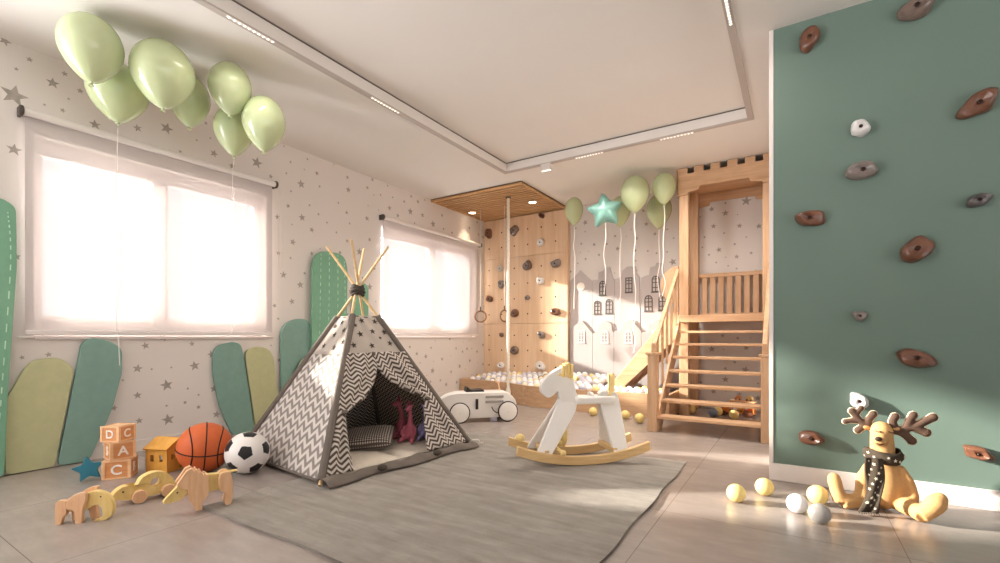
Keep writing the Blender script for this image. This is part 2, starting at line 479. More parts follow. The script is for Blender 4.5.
STARS_LEFT = [(0.84, 2.37, 0.069), (1.02, 2.53, 0.036), (1.16, 2.54, 0.021), (1.08, 2.62, 0.02), (0.91, 2.63, 0.019), (0.8, 2.69, 0.031), (0.84, 2.03, 0.038), (1.49, 2.41, 0.03), (1.68, 2.48, 0.047), (1.24, 2.34, 0.035), (2.03, 2.4, 0.034), (2.4, 2.44, 0.055), (2.18, 2.34, 0.03), (1.07, 2.37, 0.017), (1.1, 2.46, 0.01), (0.98, 2.37, 0.01), (0.85, 2.54, 0.013), (1.0, 0.74, 0.02), (1.54, 0.79, 0.03), (1.49, 0.62, 0.034), (1.88, 0.62, 0.041), (1.68, 0.48, 0.047), (1.86, 0.8, 0.024), (1.49, 0.42, 0.03), (1.5, 0.23, 0.026), (1.69, 0.21, 0.047), (1.91, 0.28, 0.02), (2.05, 0.2, 0.034), (1.81, 0.33, 0.016), (1.83, 0.44, 0.012), (2.03, 0.42, 0.034), (2.01, 0.71, 0.034), (1.91, 0.38, 0.012), (1.68, 0.32, 0.012), (1.4, 0.54, 0.011), (1.58, 0.61, 0.011), (1.66, 0.85, 0.031), (0.85, 1.36, 0.025), (2.76, 1.78, 0.034), (2.66, 1.45, 0.038), (2.61, 1.65, 0.024), (2.84, 1.37, 0.04), (2.75, 1.2, 0.034), (2.57, 1.15, 0.024), (2.89, 1.49, 0.02), (2.97, 1.7, 0.025), (3.58, 1.81, 0.045), (3.73, 1.43, 0.046), (3.41, 1.08, 0.044), (3.27, 1.97, 0.016), (3.73, 1.98, 0.023), (3.8, 1.65, 0.023), (4.52, 0.64, 0.032), (4.83, 0.4, 0.047), (4.39, 0.73, 0.025), (5.12, 0.19, 0.035), (5.43, 0.43, 0.036), (5.61, 0.68, 0.03), (2.85, 2.37, 0.045), (3.03, 2.53, 0.026), (2.92, 2.64, 0.015), (2.69, 2.43, 0.014), (2.71, 2.12, 0.024), (2.86, 2.04, 0.04), (2.6, 1.99, 0.028), (2.74, 2.27, 0.015), (2.97, 1.94, 0.03), (3.69, 2.21, 0.034), (4.04, 2.41, 0.034), (4.18, 2.35, 0.031), (4.4, 2.45, 0.051), (4.54, 2.61, 0.032), (4.84, 2.38, 0.054), (5.03, 2.54, 0.03), (5.25, 2.34, 0.026), (3.73, 1.97, 0.023), (5.67, 2.49, 0.03), (4.29, 2.55, 0.025), (5.87, 2.62, 0.028), (6.03, 2.42, 0.028), (5.68, 0.5, 0.035), (5.03, 0.55, 0.03), (5.23, 0.36, 0.026), (5.36, 0.2, 0.032), (5.5, 0.64, 0.026), (6.03, 0.73, 0.031), (5.87, 0.63, 0.031), (6.03, 0.43, 0.028), (4.8, 0.71, 0.02), (5.2, 0.83, 0.028)]
STARS_BACK = [(-2.48, 2.45, 0.042), (-2.54, 2.16, 0.022), (-2.35, 2.13, 0.028), (-2.17, 2.12, 0.022), (-2.02, 2.04, 0.035), (-2.28, 1.98, 0.025), (-1.77, 2.15, 0.03), (-1.64, 2.32, 0.032), (-1.53, 2.18, 0.028), (-1.38, 2.22, 0.019), (-1.62, 1.97, 0.019), (-1.51, 1.93, 0.019), (-1.31, 1.8, 0.05), (-1.3, 2.1, 0.015), (-1.84, 2.53, 0.033), (-0.86, 2.4, 0.036), (-0.71, 2.33, 0.042), (-0.49, 2.44, 0.058), (-0.84, 2.19, 0.034), (-0.56, 2.16, 0.033), (-0.36, 2.13, 0.035), (-0.94, 2.07, 0.018), (-0.78, 1.9, 0.036), (-0.59, 1.8, 0.031), (-0.89, 1.85, 0.021), (-0.81, 1.75, 0.017), (-0.61, 1.95, 0.019), (-0.44, 1.83, 0.021), (-0.49, 2.02, 0.014), (-0.59, 1.66, 0.019), (-0.71, 2.45, 0.018), (-0.68, 1.7, 0.014), (-0.74, 0.87, 0.026), (-0.86, 0.71, 0.042), (-0.49, 0.73, 0.035), (-0.37, 0.62, 0.018), (-0.61, 0.56, 0.024), (-0.71, 0.48, 0.024), (-0.5, 0.47, 0.047), (-0.71, 0.35, 0.042), (-0.84, 0.2, 0.036), (-0.56, 0.18, 0.035), (-0.37, 0.15, 0.035), (-0.98, 0.3, 0.024), (-0.37, 0.32, 0.015), (-0.86, 1.46, 0.018), (-0.75, 1.34, 0.03), (-0.56, 1.52, 0.018)]

def wall_with_holes(mb, u0, u1, z0, z1, holes, put):
    us = sorted({u0, u1, *[h[0] for h in holes], *[h[1] for h in holes]})
    zs = sorted({z0, z1, *[h[2] for h in holes], *[h[3] for h in holes]})
    for a, b in zip(us, us[1:]):
        for c, d in zip(zs, zs[1:]):
            if any(h[0] <= a and b <= h[1] and h[2] <= c and d <= h[3] for h in holes): continue
            put(a, b, c, d)

WIN1 = (.93, 2.49, .86, 2.16)
WIN2 = (3.91, 5.84, .86, 2.16)

REAR = (-2.4, .0, .3, 2.5)             # unseen opening added to let in fill daylight
mb = MB()
wall_with_holes(mb, FY, BY + .2, 0, HC, [WIN1, WIN2, REAR], lambda a, b, c, d: mb.bb((LX - .2, a, c), (LX, b, d)))
for y, z, r, t in fill_stars(STARS_LEFT, .3, BY - .02, .12, HC, 900, 3, [(WIN1[0] - .08, WIN1[1] + .08, WIN1[2], 2.3), (WIN2[0] - .06, WIN2[1] + .04, WIN2[2], 2.3)]):
    mb.prism(star_poly(y, z, r, t), 0, .0006, Matrix(((0, 0, 1, LX), (1, 0, 0, 0), (0, 1, 0, 0), (0, 0, 0, 1))), mi=1)
struct(mb.build('wall_left', [M['wallpaper'], M['star_grey']], smooth=False))

mb = MB(); mb.bb((LX, BY, 0), (RX, BY + .2, HC))
for x, z, r, t in fill_stars(STARS_BACK, -2.75, -.16, .05, HC, 500, 5):
    mb.prism(star_poly(x, z, r, t), 0, .0006, Matrix(((1, 0, 0, 0), (0, 0, -1, BY), (0, 1, 0, 0), (0, 0, 0, 1))), mi=1)
struct(mb.build('wall_back', [M['wallpaper'], M['star_grey']], smooth=False))

mb = MB(); mb.bb((-.135, GY + .012, 0), (RX, BY, HC)); mb.bb((-.114, GY, 0), (RX, GY + .012, HC), mi=1)
struct(mb.build('wall_right', [M['white_paint'], M['green_wall']], smooth=False))
mb = MB(); mb.bb((-.137, GY - .006, 0), (-.114, GY + .02, HC))
struct(mb.build('trim_1', M['trim'], bevel=.003))
mb = MB(); mb.bb((-.137, GY - .016, 0), (RX, GY + .001, .1))
struct(mb.build('baseboard_right', M['trim'], bevel=.003))
mb = MB(); mb.bb((LX, .3, 0), (LX + .012, 5.4, .09))
struct(mb.build('baseboard_left', M['wallpaper'], bevel=.003))

mb = MB(); wall_with_holes(mb, LX, RX, 0, HC, [], lambda a, b, c, d: mb.bb((a, FY - .2, c), (b, FY, d)))
struct(mb.build('wall_front', M['white_paint'], smooth=False))
mb = MB(); wall_with_holes(mb, FY - .2, BY, 0, HC, [(-2.5, 2.6, .25, 2.55)], lambda a, b, c, d: mb.bb((RX, a, c), (RX + .2, b, d)))  # opening added out of view to bring in more daylight
struct(mb.build('wall_outer', M['white_paint'], smooth=False))

mb = MB(); mb.bb((LX - .2, FY - .2, -.12), (RX + .2, BY + .2, 0))
struct(mb.build('floor', M['floor'], smooth=False))
mb = MB(); mb.bb((-9.2, -5.4, 0), (-9.0, -1.45, 4.3))  # unseen slab added to keep direct sun out of the left opening
mb.bb((-7.2, 4.62, 0), (-7.0, 5.6, 4.6))  # unseen pier added to shade the climbing board from the sun
struct(mb.build('sun_blocker', M['white_paint'], smooth=False))

RC = (-2.73, -.345, -1.2, 4.43)        # the recess in the ceiling: x0 x1 y0 y1
mb = MB()
for a, b in (((LX - .2, FY - .2), (RC[0], BY + .2)), ((RC[1], FY - .2), (RX + .2, BY + .2)), ((RC[0], FY - .2), (RC[1], RC[2])), ((RC[0], RC[3]), (RC[1], BY + .2))):
    mb.bb((*a, HC), (*b, HC + .092))
mb.bb((LX - .2, FY - .2, HC + .092), (RX + .2, BY + .2, HC + .2))
struct(mb.build('ceiling', M['ceiling'], smooth=False))
def ring(mb, x0, x1, y0, y1, w, z0, z1, mi=0):      # a frame lying inside the rectangle grown by w
    mb.bb((x0 - w, y0 - w, z0), (x0, y1 + w, z1), mi=mi); mb.bb((x1, y0 - w, z0), (x1 + w, y1 + w, z1), mi=mi)
    mb.bb((x0, y0 - w, z0), (x1, y0, z1), mi=mi); mb.bb((x0, y1, z0), (x1, y1 + w, z1), mi=mi)
mb = MB(); e = .006
ring(mb, RC[0] + e, RC[1] - e, RC[2] + e, RC[3] - e, e, HC + .083, HC + .0905)
struct(mb.build('gap_shade', M['upper_dark'], smooth=False))  # dark strips put in as the shade of the recess gap
mb = MB(); ring(mb, RC[0], RC[1], RC[2], RC[3], .045, HC - .012, HC + .002)
struct(mb.build('trim_3', M['track'], bevel=.002))

# lamps clipped along the lighting track
def track_light(label, x, y, length, along, drop=.005, width=.02, power=2.5):
    t = thing('track_light', label, 'light', (x, y, HC - .012), 0 if along == 'x' else pi / 2, 'slim lamps along the ceiling track')
    mb = MB(); mb.bb((-length / 2, -width / 2, -drop), (length / 2, width / 2, 0)); mb.build('housing', M['white_paint'], t, bevel=.002)
    mb = MB(); n = max(5, int(length / .028))
    for k in range(n):
        c = -length / 2 + length * (k + .5) / n
        mb.lathe([(.0065, -drop - .002), (.0065, -drop + .001)], 10, T(c, 0, 0))
    mb.build('diodes', M['led'], t)
    l = bpy.data.lights.new('track_lamp', 'AREA'); l.shape = 'RECTANGLE'; l.size = length; l.size_y = .03; l.energy = power; l.color = (1, .93, .84); l.spread = radians(150)
    o = bpy.data.objects.new('track_lamp', l); COL.objects.link(o); o.location = (x, y, HC - .012 - drop - .006); o.rotation_euler = (0, 0, 0 if along == 'x' else pi / 2)
    return t
track_light('longest lit lamp on the ceiling track above the big balloon bunch', -2.738, 1.556, .29, 'y')
track_light('lit lamp on the ceiling track between the balloon bunch and the slatted canopy', -2.738, 2.63, .3, 'y')
track_light('lit lamp under the far track edge, second from the slatted canopy', -1.76, 4.452, .3, 'x', power=11)
track_light('lit lamp under the far track edge, nearest the play tower', -.92, 4.452, .3, 'x', power=20)
track_light('lit lamp on the ceiling track edge nearest the green wall', -.322, 2.83, .42, 'y', power=2)
t = thing('track_light', 'short boxy lamp hanging under the far track corner beside the slatted canopy', 'light', (-2.24, 4.452, HC - .012), 0, 'slim lamps along the ceiling track')
mb = MB(); mb.bb((-.055, -.03, -.065), (.055, .03, 0)); mb.build('housing', M['white_paint'], t, bevel=.003)
mb = MB()
for k in range(6): mb.lathe([(.008, -.068), (.008, -.064)], 10, T(-.045 + k * .018, 0, 0))
mb.build('diodes', M['led'], t)
l = bpy.data.lights.new('track_lamp', 'AREA'); l.shape = 'RECTANGLE'; l.size = .1; l.size_y = .05; l.energy = 9; l.color = (1, .93, .84); l.spread = radians(150)
o = bpy.data.objects.new('track_lamp', l); COL.objects.link(o); o.location = (-2.24, 4.452, HC - .012 - .075)

# ---------------------------------------------------------------- windows and roller blinds
def window(name, w, mull):
    y0, y1, z0, z1 = w; x0, x1 = LX - .13, LX - .07
    r = bpy.data.objects.new(name, None); COL.objects.link(r); r.location = (LX, (y0 + y1) / 2, z0); struct(r)
    o = Matrix.Translation((-LX, -(y0 + y1) / 2, -z0))
    mb = MB(); l, rr, b, t = .058, .08, .14, .105
    mb.bb((x0, y0, z0), (x1, y0 + l, z1), o); mb.bb((x0, y1 - rr, z0), (x1, y1, z1), o)
    mb.bb((x0, y0 + l, z0), (x1, y1 - rr, z0 + b), o); mb.bb((x0, y0 + l, z1 - t), (x1, y1 - rr, z1), o)
    mb.bb((x0, mull[0], z0 + b), (x1, mull[1], z1 - t), o)
    mb.bb((x1, (mull[0] + mull[1]) / 2 - .03, z0 + b), (x1 + .02, (mull[0] + mull[1]) / 2 + .03, z1 - t), o)
    mb.build('window_frame', M['frame_white'], r, bevel=.004)
    for a, c in ((y0 + l, mull[0]), (mull[1], y1 - rr)):
        mb = MB(); mb.bb(((x0 + x1) / 2 - .003, a, z0 + b), ((x0 + x1) / 2 + .003, c, z1 - t), o); mb.build('window_pane', M['glass'], r)
    mb = MB(); mb.bb((LX - .07, y0 - .0, z0 - .02), (LX + .018, y1 + .0, z0), o); mb.bb((LX, y0 - .075, z0 - .012), (LX + .016, y1 + .06, z0 - .002), o)
    mb.build('window_sill', M['frame_white'], r, bevel=.002)
    return r
window('window_1', WIN1, (1.615, 1.722))
window('window_2', WIN2, (4.84, 4.98))

def blind(label, y0, y1, ztop, zbot, chain):
    x = LX + .055; ym = (y0 + y1) / 2
    t = thing('roller_blind', label, 'blind', (x, ym, ztop), 0, 'sheer roller blinds')
    w = (y1 - y0) / 2
    mb = MB(); mb.cyl((0, -w + .012, 0), (0, w - .012, 0), .024, n=20); mb.build('roller_tube', M['white_paint'], t)
    for s in (-1, 1):
        mb = MB(); mb.lathe([(.034, -.008), (.034, .008), (.018, .012), (1e-5, .012)], 18, T(0, s * w, 0) @ R(pi / 2, 'X'))
        mb.bb((-.055, s * w - .008, -.03), (0, s * w + .008, .03)); mb.build('bracket', M['metal'], t, bevel=.003)
    mb = MB(); h = ztop - zbot
    mb.grid(lambda u, v: (-.024 + .002 * sin(u * 19) * v, -w + .022 + u * (2 * w - .044), -v * h), 30, 24)
    mb.build('blind_cloth', M['blind'], t, solid=0, fixn=False)
    mb = MB(); mb.bb((-.034, -w + .025, -h - .032), (-.014, w - .025, -h)); mb.build('bottom_bar', M['frame_white'], t, bevel=.005)
    mb = MB(); mb.tube(smooth_path([(.02, w + .012, -.02), (.02, w + .014, -chain * .5), (.02, w + .018, -chain + .05), (.02, w + .035, -chain), (.02, w + .052, -chain + .05), (.02, w + .05, -chain * .5), (.02, w + .034, -.02)], 8), .0025, 6)
    mb.build('pull_chain', M['cord'], t)
blind('wide sheer roller blind over the window nearest the camera, below the balloon bunch', .86, 2.55, 2.27, .9, .83)
blind('sheer roller blind over the far window beside the climbing board', 3.88, 5.88, 2.26, .9, .55)

# ---------------------------------------------------------------- rug
mb = MB()
mb.grid(lambda u, v: (-2.5 + 1.88 * u + .006 * sin(v * 23 + 1), 1.165 + 2.175 * v + .006 * sin(u * 19), .0135 + .0015 * sin(u * 40) * sin(v * 37)), 60, 60)
k = 61
mb.bb((-2.495, 1.17, .001), (-.625, 3.335, .0115))
o = mb.build('rug', M['rug']); tag(o, 'large grey streaked pile rug lying under the teepee and rocking horse', 'rug')
# ---------------------------------------------------------------- padded cactus panels along the left wall
def cactus_panel(label, pts, mat, x0=0.0, th=.03, rad=.06, stitches=()):
    y = sum(p[0] for p in pts) / len(pts)
    t = thing('cactus_panel', label, 'wall panel', (LX + x0, y, 0), 0, 'cactus shaped panels against the left wall')
    poly = fillet([(a - y, b) for a, b in pts], rad, 5)
    mb = MB(); mb.prism(poly, .001, th, Matrix(((0, 0, 1, 0), (1, 0, 0, 0), (0, 1, 0, 0), (0, 0, 0, 1))))
    if stitches:
        for path in stitches:
            P = smooth_path([(th + .0005, a - y, b) for a, b in path], 16)
            for i in range(0, len(P) - 1, 2): mb.tube([P[i], P[i + 1]], .0035, 6, mi=1)
    mb.build('padded_board', [mat, M['stitch']], t, bevel=.003)
    return t
cactus_panel('tall bright green dashed panel cut off by the left edge of the photo',
             [(.42, 0), (.40, 1.3), (.46, 1.62), (.62, 1.70), (.775, 1.70), (.835, 1.66), (.84, 1.3), (.80, .5), (.785, 0)], M['cactus_green'], .034, rad=.04,
             stitches=[[(.80, 1.62), (.812, 1.3), (.775, .55), (.75, .05)], [(.6, 1.66), (.62, 1.0), (.6, .1)]])
cactus_panel('wide yellow green panel under the nearest window, left of the leaning teal one',
             [(.795, .004), (.79, .45), (.885, .665), (.93, .71), (1.03, .72), (1.075, .695), (1.12, .63), (1.022, .004)], M['cactus_lime'], .002, rad=.03)
cactus_panel('leaning teal panel under the nearest window, behind the alphabet blocks',
             [(1.035, .004), (1.14, .68), (1.16, .815), (1.21, .85), (1.31, .83), (1.385, .77), (1.385, .60), (1.33, .35), (1.20, .004)], M['cactus_teal'], .004, rad=.04)
cactus_panel('short teal panel behind the soccer ball, left of the pale lime one',
             [(2.165, .004), (2.06, .28), (2.01, .55), (2.01, .72), (2.045, .785), (2.18, .815), (2.24, .79), (2.26, .71), (2.365, .004)], M['cactus_teal'], .002, rad=.05)
cactus_panel('short pale lime panel between two teal panels behind the teepee',
             [(2.38, .004), (2.28, .66), (2.285, .735), (2.385, .775), (2.50, .745), (2.545, .66), (2.605, .1), (2.605, .004)], M['cactus_lime'], .004, rad=.05)
cactus_panel('medium teal panel right beside the tall dashed green column, behind the teepee',
             [(2.62, .004), (2.615, .90), (2.66, .985), (2.78, 1.035), (2.90, 1.03), (2.945, .95), (2.97, .55), (2.97, .004)], M['cactus_teal'], .006, rad=.06)
cactus_panel('tall bright green dashed column behind the teepee, left of its crossed poles',
             [(2.925, .004), (2.925, .9), (2.935, 1.58), (2.97, 1.68), (3.06, 1.735), (3.25, 1.74), (3.33, 1.70), (3.365, 1.58), (3.35, .9), (3.32, .004)], M['cactus_green'], .037, rad=.05,
             stitches=[[(3.03, 1.70), (3.02, 1.2), (3.01, .7)], [(3.13, 1.72), (3.125, 1.2), (3.11, .7)], [(3.235, 1.72), (3.235, 1.2), (3.22, .7)], [(3.32, 1.66), (3.33, 1.2), (3.31, .7)]])
cactus_panel('narrow green panel peeking out right of the teepee poles',
             [(3.46, .004), (3.46, 1.38), (3.52, 1.46), (3.63, 1.465), (3.685, 1.42), (3.685, .004)], M['cactus_green'], .002, rad=.05)
cactus_panel('small pale lime panel low down behind the teepee edge',
             [(2.76, .004), (2.75, .55), (2.82, .66), (2.93, .67), (3.0, .6), (3.0, .004)], M['cactus_lime'], .069, th=.02, rad=.07)

# ---------------------------------------------------------------- balloons
def balloon(label, c, w, h, group, tilt=(0, 0), string=None, sway=.02, sr=.0045):
    """c is the middle of the balloon, w its width, h its height with the neck"""
    t = thing('balloon', label, 'balloon', c, 0, group)
    n = 22; prof = []
    for i in range(n + 1):
        a = pi * i / n; z = -cos(a)
        r = sin(a) * (1 - .0 * z)
        if z < 0: r *= (1 - .34 * (-z) ** 1.7); z *= 1.2
        prof.append((max(r, 1e-5) * w / 2, z * h / 2.18 + h * .04))
    Mt = Matrix.Rotation(tilt[0], 4, 'X') @ Matrix.Rotation(tilt[1], 4, 'Y')
    mb = MB(); mb.lathe(prof, 32, Mt); mb.build('balloon_skin', M['lf_green'], t, angle=80)
    zb = prof[0][1]
    mb = MB(); mb.lathe([(1e-5, zb + .012), (.009, zb + .004), (.006, zb - .004), (.014, zb - .016), (.011, zb - .019), (1e-5, zb - .012)], 12, Mt)
    mb.build('knot', M['lf_green'], t)
    if string:
        rnd = random.Random(int(abs(c[0] * 1000)) + int(c[1] * 100)); p0 = Mt @ Vector((0, 0, zb - .012)); pts = [p0]
        k = max(4, int(string / .13))
        for i in range(1, k + 1):
            f = i / k; s_ = sway * (.4 + f)
            pts.append((p0.x * (1 - f) + rnd.uniform(-s_, s_), p0.y * (1 - f) + rnd.uniform(-s_, s_), p0.z - string * f))
        mb = MB(); mb.tube(smooth_path(pts, 5), sr, 6); mb.build('string', M['string'], t)
    return t
GL = 'pistachio balloons over the nearest window'
for lab, c, w, h, st in (
    ('largest pistachio balloon, top left of the bunch over the nearest window', (-3.38, .995, 2.49), .30, .375, 0),
    ('big pistachio balloon hanging in the middle of the left bunch, above the blind roller', (-3.264, 1.305, 2.455), .335, .40, 0),
    ('pistachio balloon tucked half behind the topmost one of the left bunch', (-3.68, 1.219, 2.423), .33, .37, 1.55),
    ('pistachio balloon hanging between the two biggest front ones of the left bunch', (-3.62, 1.61, 2.52), .26, .355, 0),
    ('upper pistachio balloon at the right side of the left bunch, touching the ceiling', (-3.174, 1.658, 2.502), .258, .335, 0),
    ('lowest pistachio balloon of the left bunch, behind the rightmost two', (-3.456, 1.834, 2.355), .265, .35, 1.3),
    ('rightmost pistachio balloon of the bunch over the nearest window', (-3.10, 1.848, 2.325), .275, .37, 0)):
    balloon(lab, c, w, h, GL, string=st, sr=.0018)
GR = 'pistachio balloons over the castle panels'
balloon('small pistachio balloon alone at the corner of the slatted canopy', (-2.37, 5.484, 2.448), .23, .345, GR, string=1.05, sway=.018)
balloon('pistachio balloon mostly hidden behind the teal star balloon', (-1.80, 5.56, 2.38), .25, .36, GR, string=1.25, sway=.018)
balloon('biggest pistachio balloon of the far bunch, right of the teal star', (-1.515, 5.197, 2.448), .315, .405, GR, string=1.55, sway=.02)
balloon('topmost right pistachio balloon beside the wooden tower post', (-1.225, 5.30, 2.49), .255, .34, GR, string=1.0, sway=.018)
balloon('lower right pistachio balloon half behind another, beside the tower post', (-1.375, 5.70, 2.354), .29, .40, GR, string=.85, sway=.018)

t = thing('star_balloon', 'teal star shaped foil balloon hovering in front of the castle panels', 'balloon', (-1.832, 5.114, 2.286), radians(18))
P = star_poly(0, 0, .225, .12, .56); N = 10
mb = MB(); vs = []; fs = []
rim = fillet(P, [.05 if i % 2 == 0 else .02 for i in range(10)], 3)
m = len(rim)
for s in (-1, 1):
    k0 = len(vs)
    rings = [(1, 0), (.94, .018), (.8, .045), (.6, .065), (.35, .078)]
    for sc_, d in rings:
        for x, y in rim: vs.append((x * sc_, s * d, y * sc_))
    vs.append((0, s * .082, 0))
    for r in range(len(rings) - 1):
        for i in range(m):
            j = (i + 1) % m
            f = (k0 + r * m + i, k0 + r * m + j, k0 + (r + 1) * m + j, k0 + (r + 1) * m + i)
            fs.append(f if s < 0 else f[::-1])
    for i in range(m):
        j = (i + 1) % m; f = (k0 + 4 * m + i, k0 + 4 * m + j, k0 + 5 * m); fs.append(f if s < 0 else f[::-1])
mb.add(vs, fs); mb.build('foil_skin', M['balloon_star'], t, angle=60)
mb = MB(); mb.tube(smooth_path([(0, 0, -.09), (.01, .0, -.3), (-.015, .01, -.5), (.01, 0, -.7), (-.01, 0, -.95)], 5), .0035, 6); mb.build('string', M['string'], t)

# ---------------------------------------------------------------- alphabet blocks
def letter_block(label, loc, rz, e, h, faces):
    """faces: list of (letter, side), side f front, r right, l left"""
    t = thing('alphabet_block', label, 'toy block', loc, rz, 'stacked alphabet blocks')
    hx = e / 2
    mb = MB(); mb.bb((-hx + .003, -hx + .003, .003), (hx - .003, hx - .003, h - .003)); mb.build('core', M['block_wood'], t, bevel=.002)
    mb = MB(); b = .016
    for s in (-1, 1):      # raised rims on the four sides
        for q in (-1, 1):
            mb.bb((q * hx, s * hx, 0), (q * (hx - b), s * (hx - b), h))
        for z0, z1 in ((0, b * .6), (h - b * .6, h)):
            mb.bb((-hx + b, s * hx, z0), (hx - b, s * (hx - .004), z1)); mb.bb((s * hx, -hx + b, z0), (s * (hx - .004), hx - b, z1))
    mb.bb((-hx + b, -hx + b, h - .003), (hx - b, hx - b, h - .001)); mb.build('rim', M['block_edge'], t, bevel=.002)
    for ch, sd in faces:
        ang = {'f': 0, 'r': pi / 2, 'l': -pi / 2}[sd]
        Mm = R(ang) @ T(0, -hx + .0035, h * .47) @ R(pi / 2, 'X')
        text_obj('letter', ch, h * .72, M['letter_white'], t, Mm, .003)
    return t
letter_block('bottom wooden alphabet block of the stack, white C on its front', (-3.507, 1.173, 0), radians(56), .142, .113, [('C', 'f'), ('B', 'r')])
letter_block('middle wooden alphabet block of the stack, showing a white A', (-3.512, 1.173, .113), radians(86), .128, .107, [('A', 'f'), ('S', 'l')])
letter_block('top wooden alphabet block of the stack, showing D and C', (-3.522, 1.168, .22), radians(28), .122, .095, [('D', 'f'), ('C', 'r')])

t = thing('toy_star', 'teal blue wooden star propped against the alphabet blocks', 'toy', (-3.545, 1.03, 0), radians(66))
mb = MB(); mb.prism(fillet(star_poly(0, .071, .079, radians(9), .5), .008, 2), -.017, .017, R(radians(-8), 'X') @ R(pi / 2, 'X')); mb.build('star_body', M['star_blue'], t, bevel=.003)

# ---------------------------------------------------------------- little wooden house
t = thing('toy_house', 'small warm wooden toy house with cut-out windows beside the basketball', 'toy', (-3.435, 1.405, 0), radians(112))
hw, hd, hh, pk, th = .088, .08, .148, .20, .008
def gable(mb, y0, y1, holes):
    """front wall with openings, made of strips in local x"""
    def top(x): return hh + (pk - hh) * (1 - abs(x) / hw)
    xs = sorted({-hw, 0, hw, *[h[0] for h in holes], *[h[1] for h in holes]})
    for a, b in zip(xs, xs[1:]):
        blk = sorted([(h[2], h[3]) for h in holes if h[0] <= a and b <= h[1]])
        z = 0
        for z0, z1 in blk + [(None, None)]:
            if z0 is None:
                poly = [(a, z), (b, z), (b, top(b)), (a, top(a))]
            else:
                poly = [(a, z), (b, z), (b, z0), (a, z0)]
            if poly[1][1] < poly[2][1] - 1e-6: mb.prism(poly, -y1, -y0, R(pi / 2, 'X'))
            z = z1
mb = MB()
gable(mb, -hd, -hd + th, [(-.058, -.022, .078, .112), (.0, .062, 0, .062), (.012, .044, .09, .122)])
gable(mb, hd - th, hd, [(-.04, .03, .05, .1)])
for s in (-1, 1):
    for a, b, z0, z1 in ((-hd, hd, 0, .07), (-hd, hd, .11, hh), (-hd, -.045, .07, .11), (-.02, .02, .07, .11), (.045, hd, .07, .11)):
        mb.bb((s * hw, a, z0), (s * (hw - th), b, z1))
mb.bb((-hw, -hd, 0), (hw, hd, .008))
mb.build('house_body', M['house_wood'], t)
mb = MB(); sl = atan2(pk - hh, hw); ln = sqrt(hw ** 2 + (pk - hh) ** 2) + .012
for s in (-1, 1):
    mb.bb((0, -hd - .008, 0), (s * ln, hd + .008, .01), T(0, 0, pk) @ R(s * sl, 'Y'))
mb.build('roof', M['house_wood'], t, bevel=.001)
mb = MB(); mb.bb((-.042, -hd + .002, .078), (-.038, -hd + th - .002, .112)); mb.bb((.026, -hd + .002, .09), (.03, -hd + th - .002, .122)); mb.bb((.012, -hd + .002, .104), (.044, -hd + th - .002, .108))
mb.build('window_bar', M['house_wood'], t)

# ---------------------------------------------------------------- basketball and soccer ball
rb = .155
t = thing('basketball', 'large orange basketball with dark seams beside the soccer ball', 'ball', (-3.17, 1.50, rb), 0)
mb = MB(); mb.ell((0, 0, 0), rb, n=48); mb.build('ball_skin', M['basket'], t, angle=80)
mb = MB(); Q = R(radians(65)) @ R(radians(10), 'X') @ R(radians(4), 'Y')
def circ(fn, n=64): mb.tube([Q @ Vector(fn(2 * pi * i / n)) * (rb * 1.0) for i in range(n)], .0042, 6, closed=True)
circ(lambda a: (cos(a), sin(a), -.12 * 0)); circ(lambda a: (0, cos(a), sin(a)))
for s in (-1, 1):
    def side(a, s=s):
        y, z = cos(a), sin(a); x = s * (.42 + .30 * z * z); v = Vector((x, y * .9, z)); return v.normalized()
    circ(side)
mb.build('seam', M['seam'], t)

rs = .128
t = thing('soccer_ball', 'white soccer ball with black pentagons leaning near the teepee', 'ball', (-2.915, 1.63, rs), 0)
bm = bmesh.new(); bmesh.ops.create_icosphere(bm, subdivisions=6, radius=rs)
ph = (1 + sqrt(5)) / 2; ic = []
for a in (-1, 1):
    for b in (-ph, ph): ic += [Vector((0, a, b)), Vector((a, b, 0)), Vector((b, 0, a))]
ic = [v.normalized() for v in ic]
aim = Vector((.80, -.55, .22)).normalized()
rot = ic[0].rotation_difference(aim).to_matrix(); ic = [rot @ v for v in ic]
nb = {}
for i, v in enumerate(ic): nb[i] = sorted(range(12), key=lambda j: -v.dot(ic[j]))[1:6]
me = bpy.data.meshes.new('ball_skin')
for f in bm.faces:
    c = f.calc_center_median().normalized(); i = max(range(12), key=lambda j: c.dot(ic[j])); v = ic[i]; f.smooth = True
    # a black pentagon: near the vertex, bounded by five planes facing its neighbours
    lim = .30
    ok = True
    for j in nb[i]:
        e = (ic[j] - v * v.dot(ic[j])).normalized()
        if c.dot(e) > lim * .93: ok = False; break
    f.material_index = 1 if ok else 0
bm.to_mesh(me); bm.free(); me.materials.append(M['soccer_w']); me.materials.append(M['soccer_b'])
o = bpy.data.objects.new('ball_skin', me); COL.objects.link(o); o.parent = t

# ---------------------------------------------------------------- slab-built wooden animals
XZ = R(pi / 2, 'X')      # polygon x,z -> local x,z, thickness along -y .. +y
def slab(name, parent, pts, y0, y1, mat, k=5, rnd=True, bev=.003):
    mb = MB(); mb.prism(round_poly(pts, k) if rnd else pts, -y1, -y0, XZ); return mb.build(name, mat, parent, bevel=bev)
def eye(parent, x, z, y):
    mb = MB(); mb.ell((x, y, z), (.004, .003, .004), n=10); mb.build('eye', M['nose'], parent)

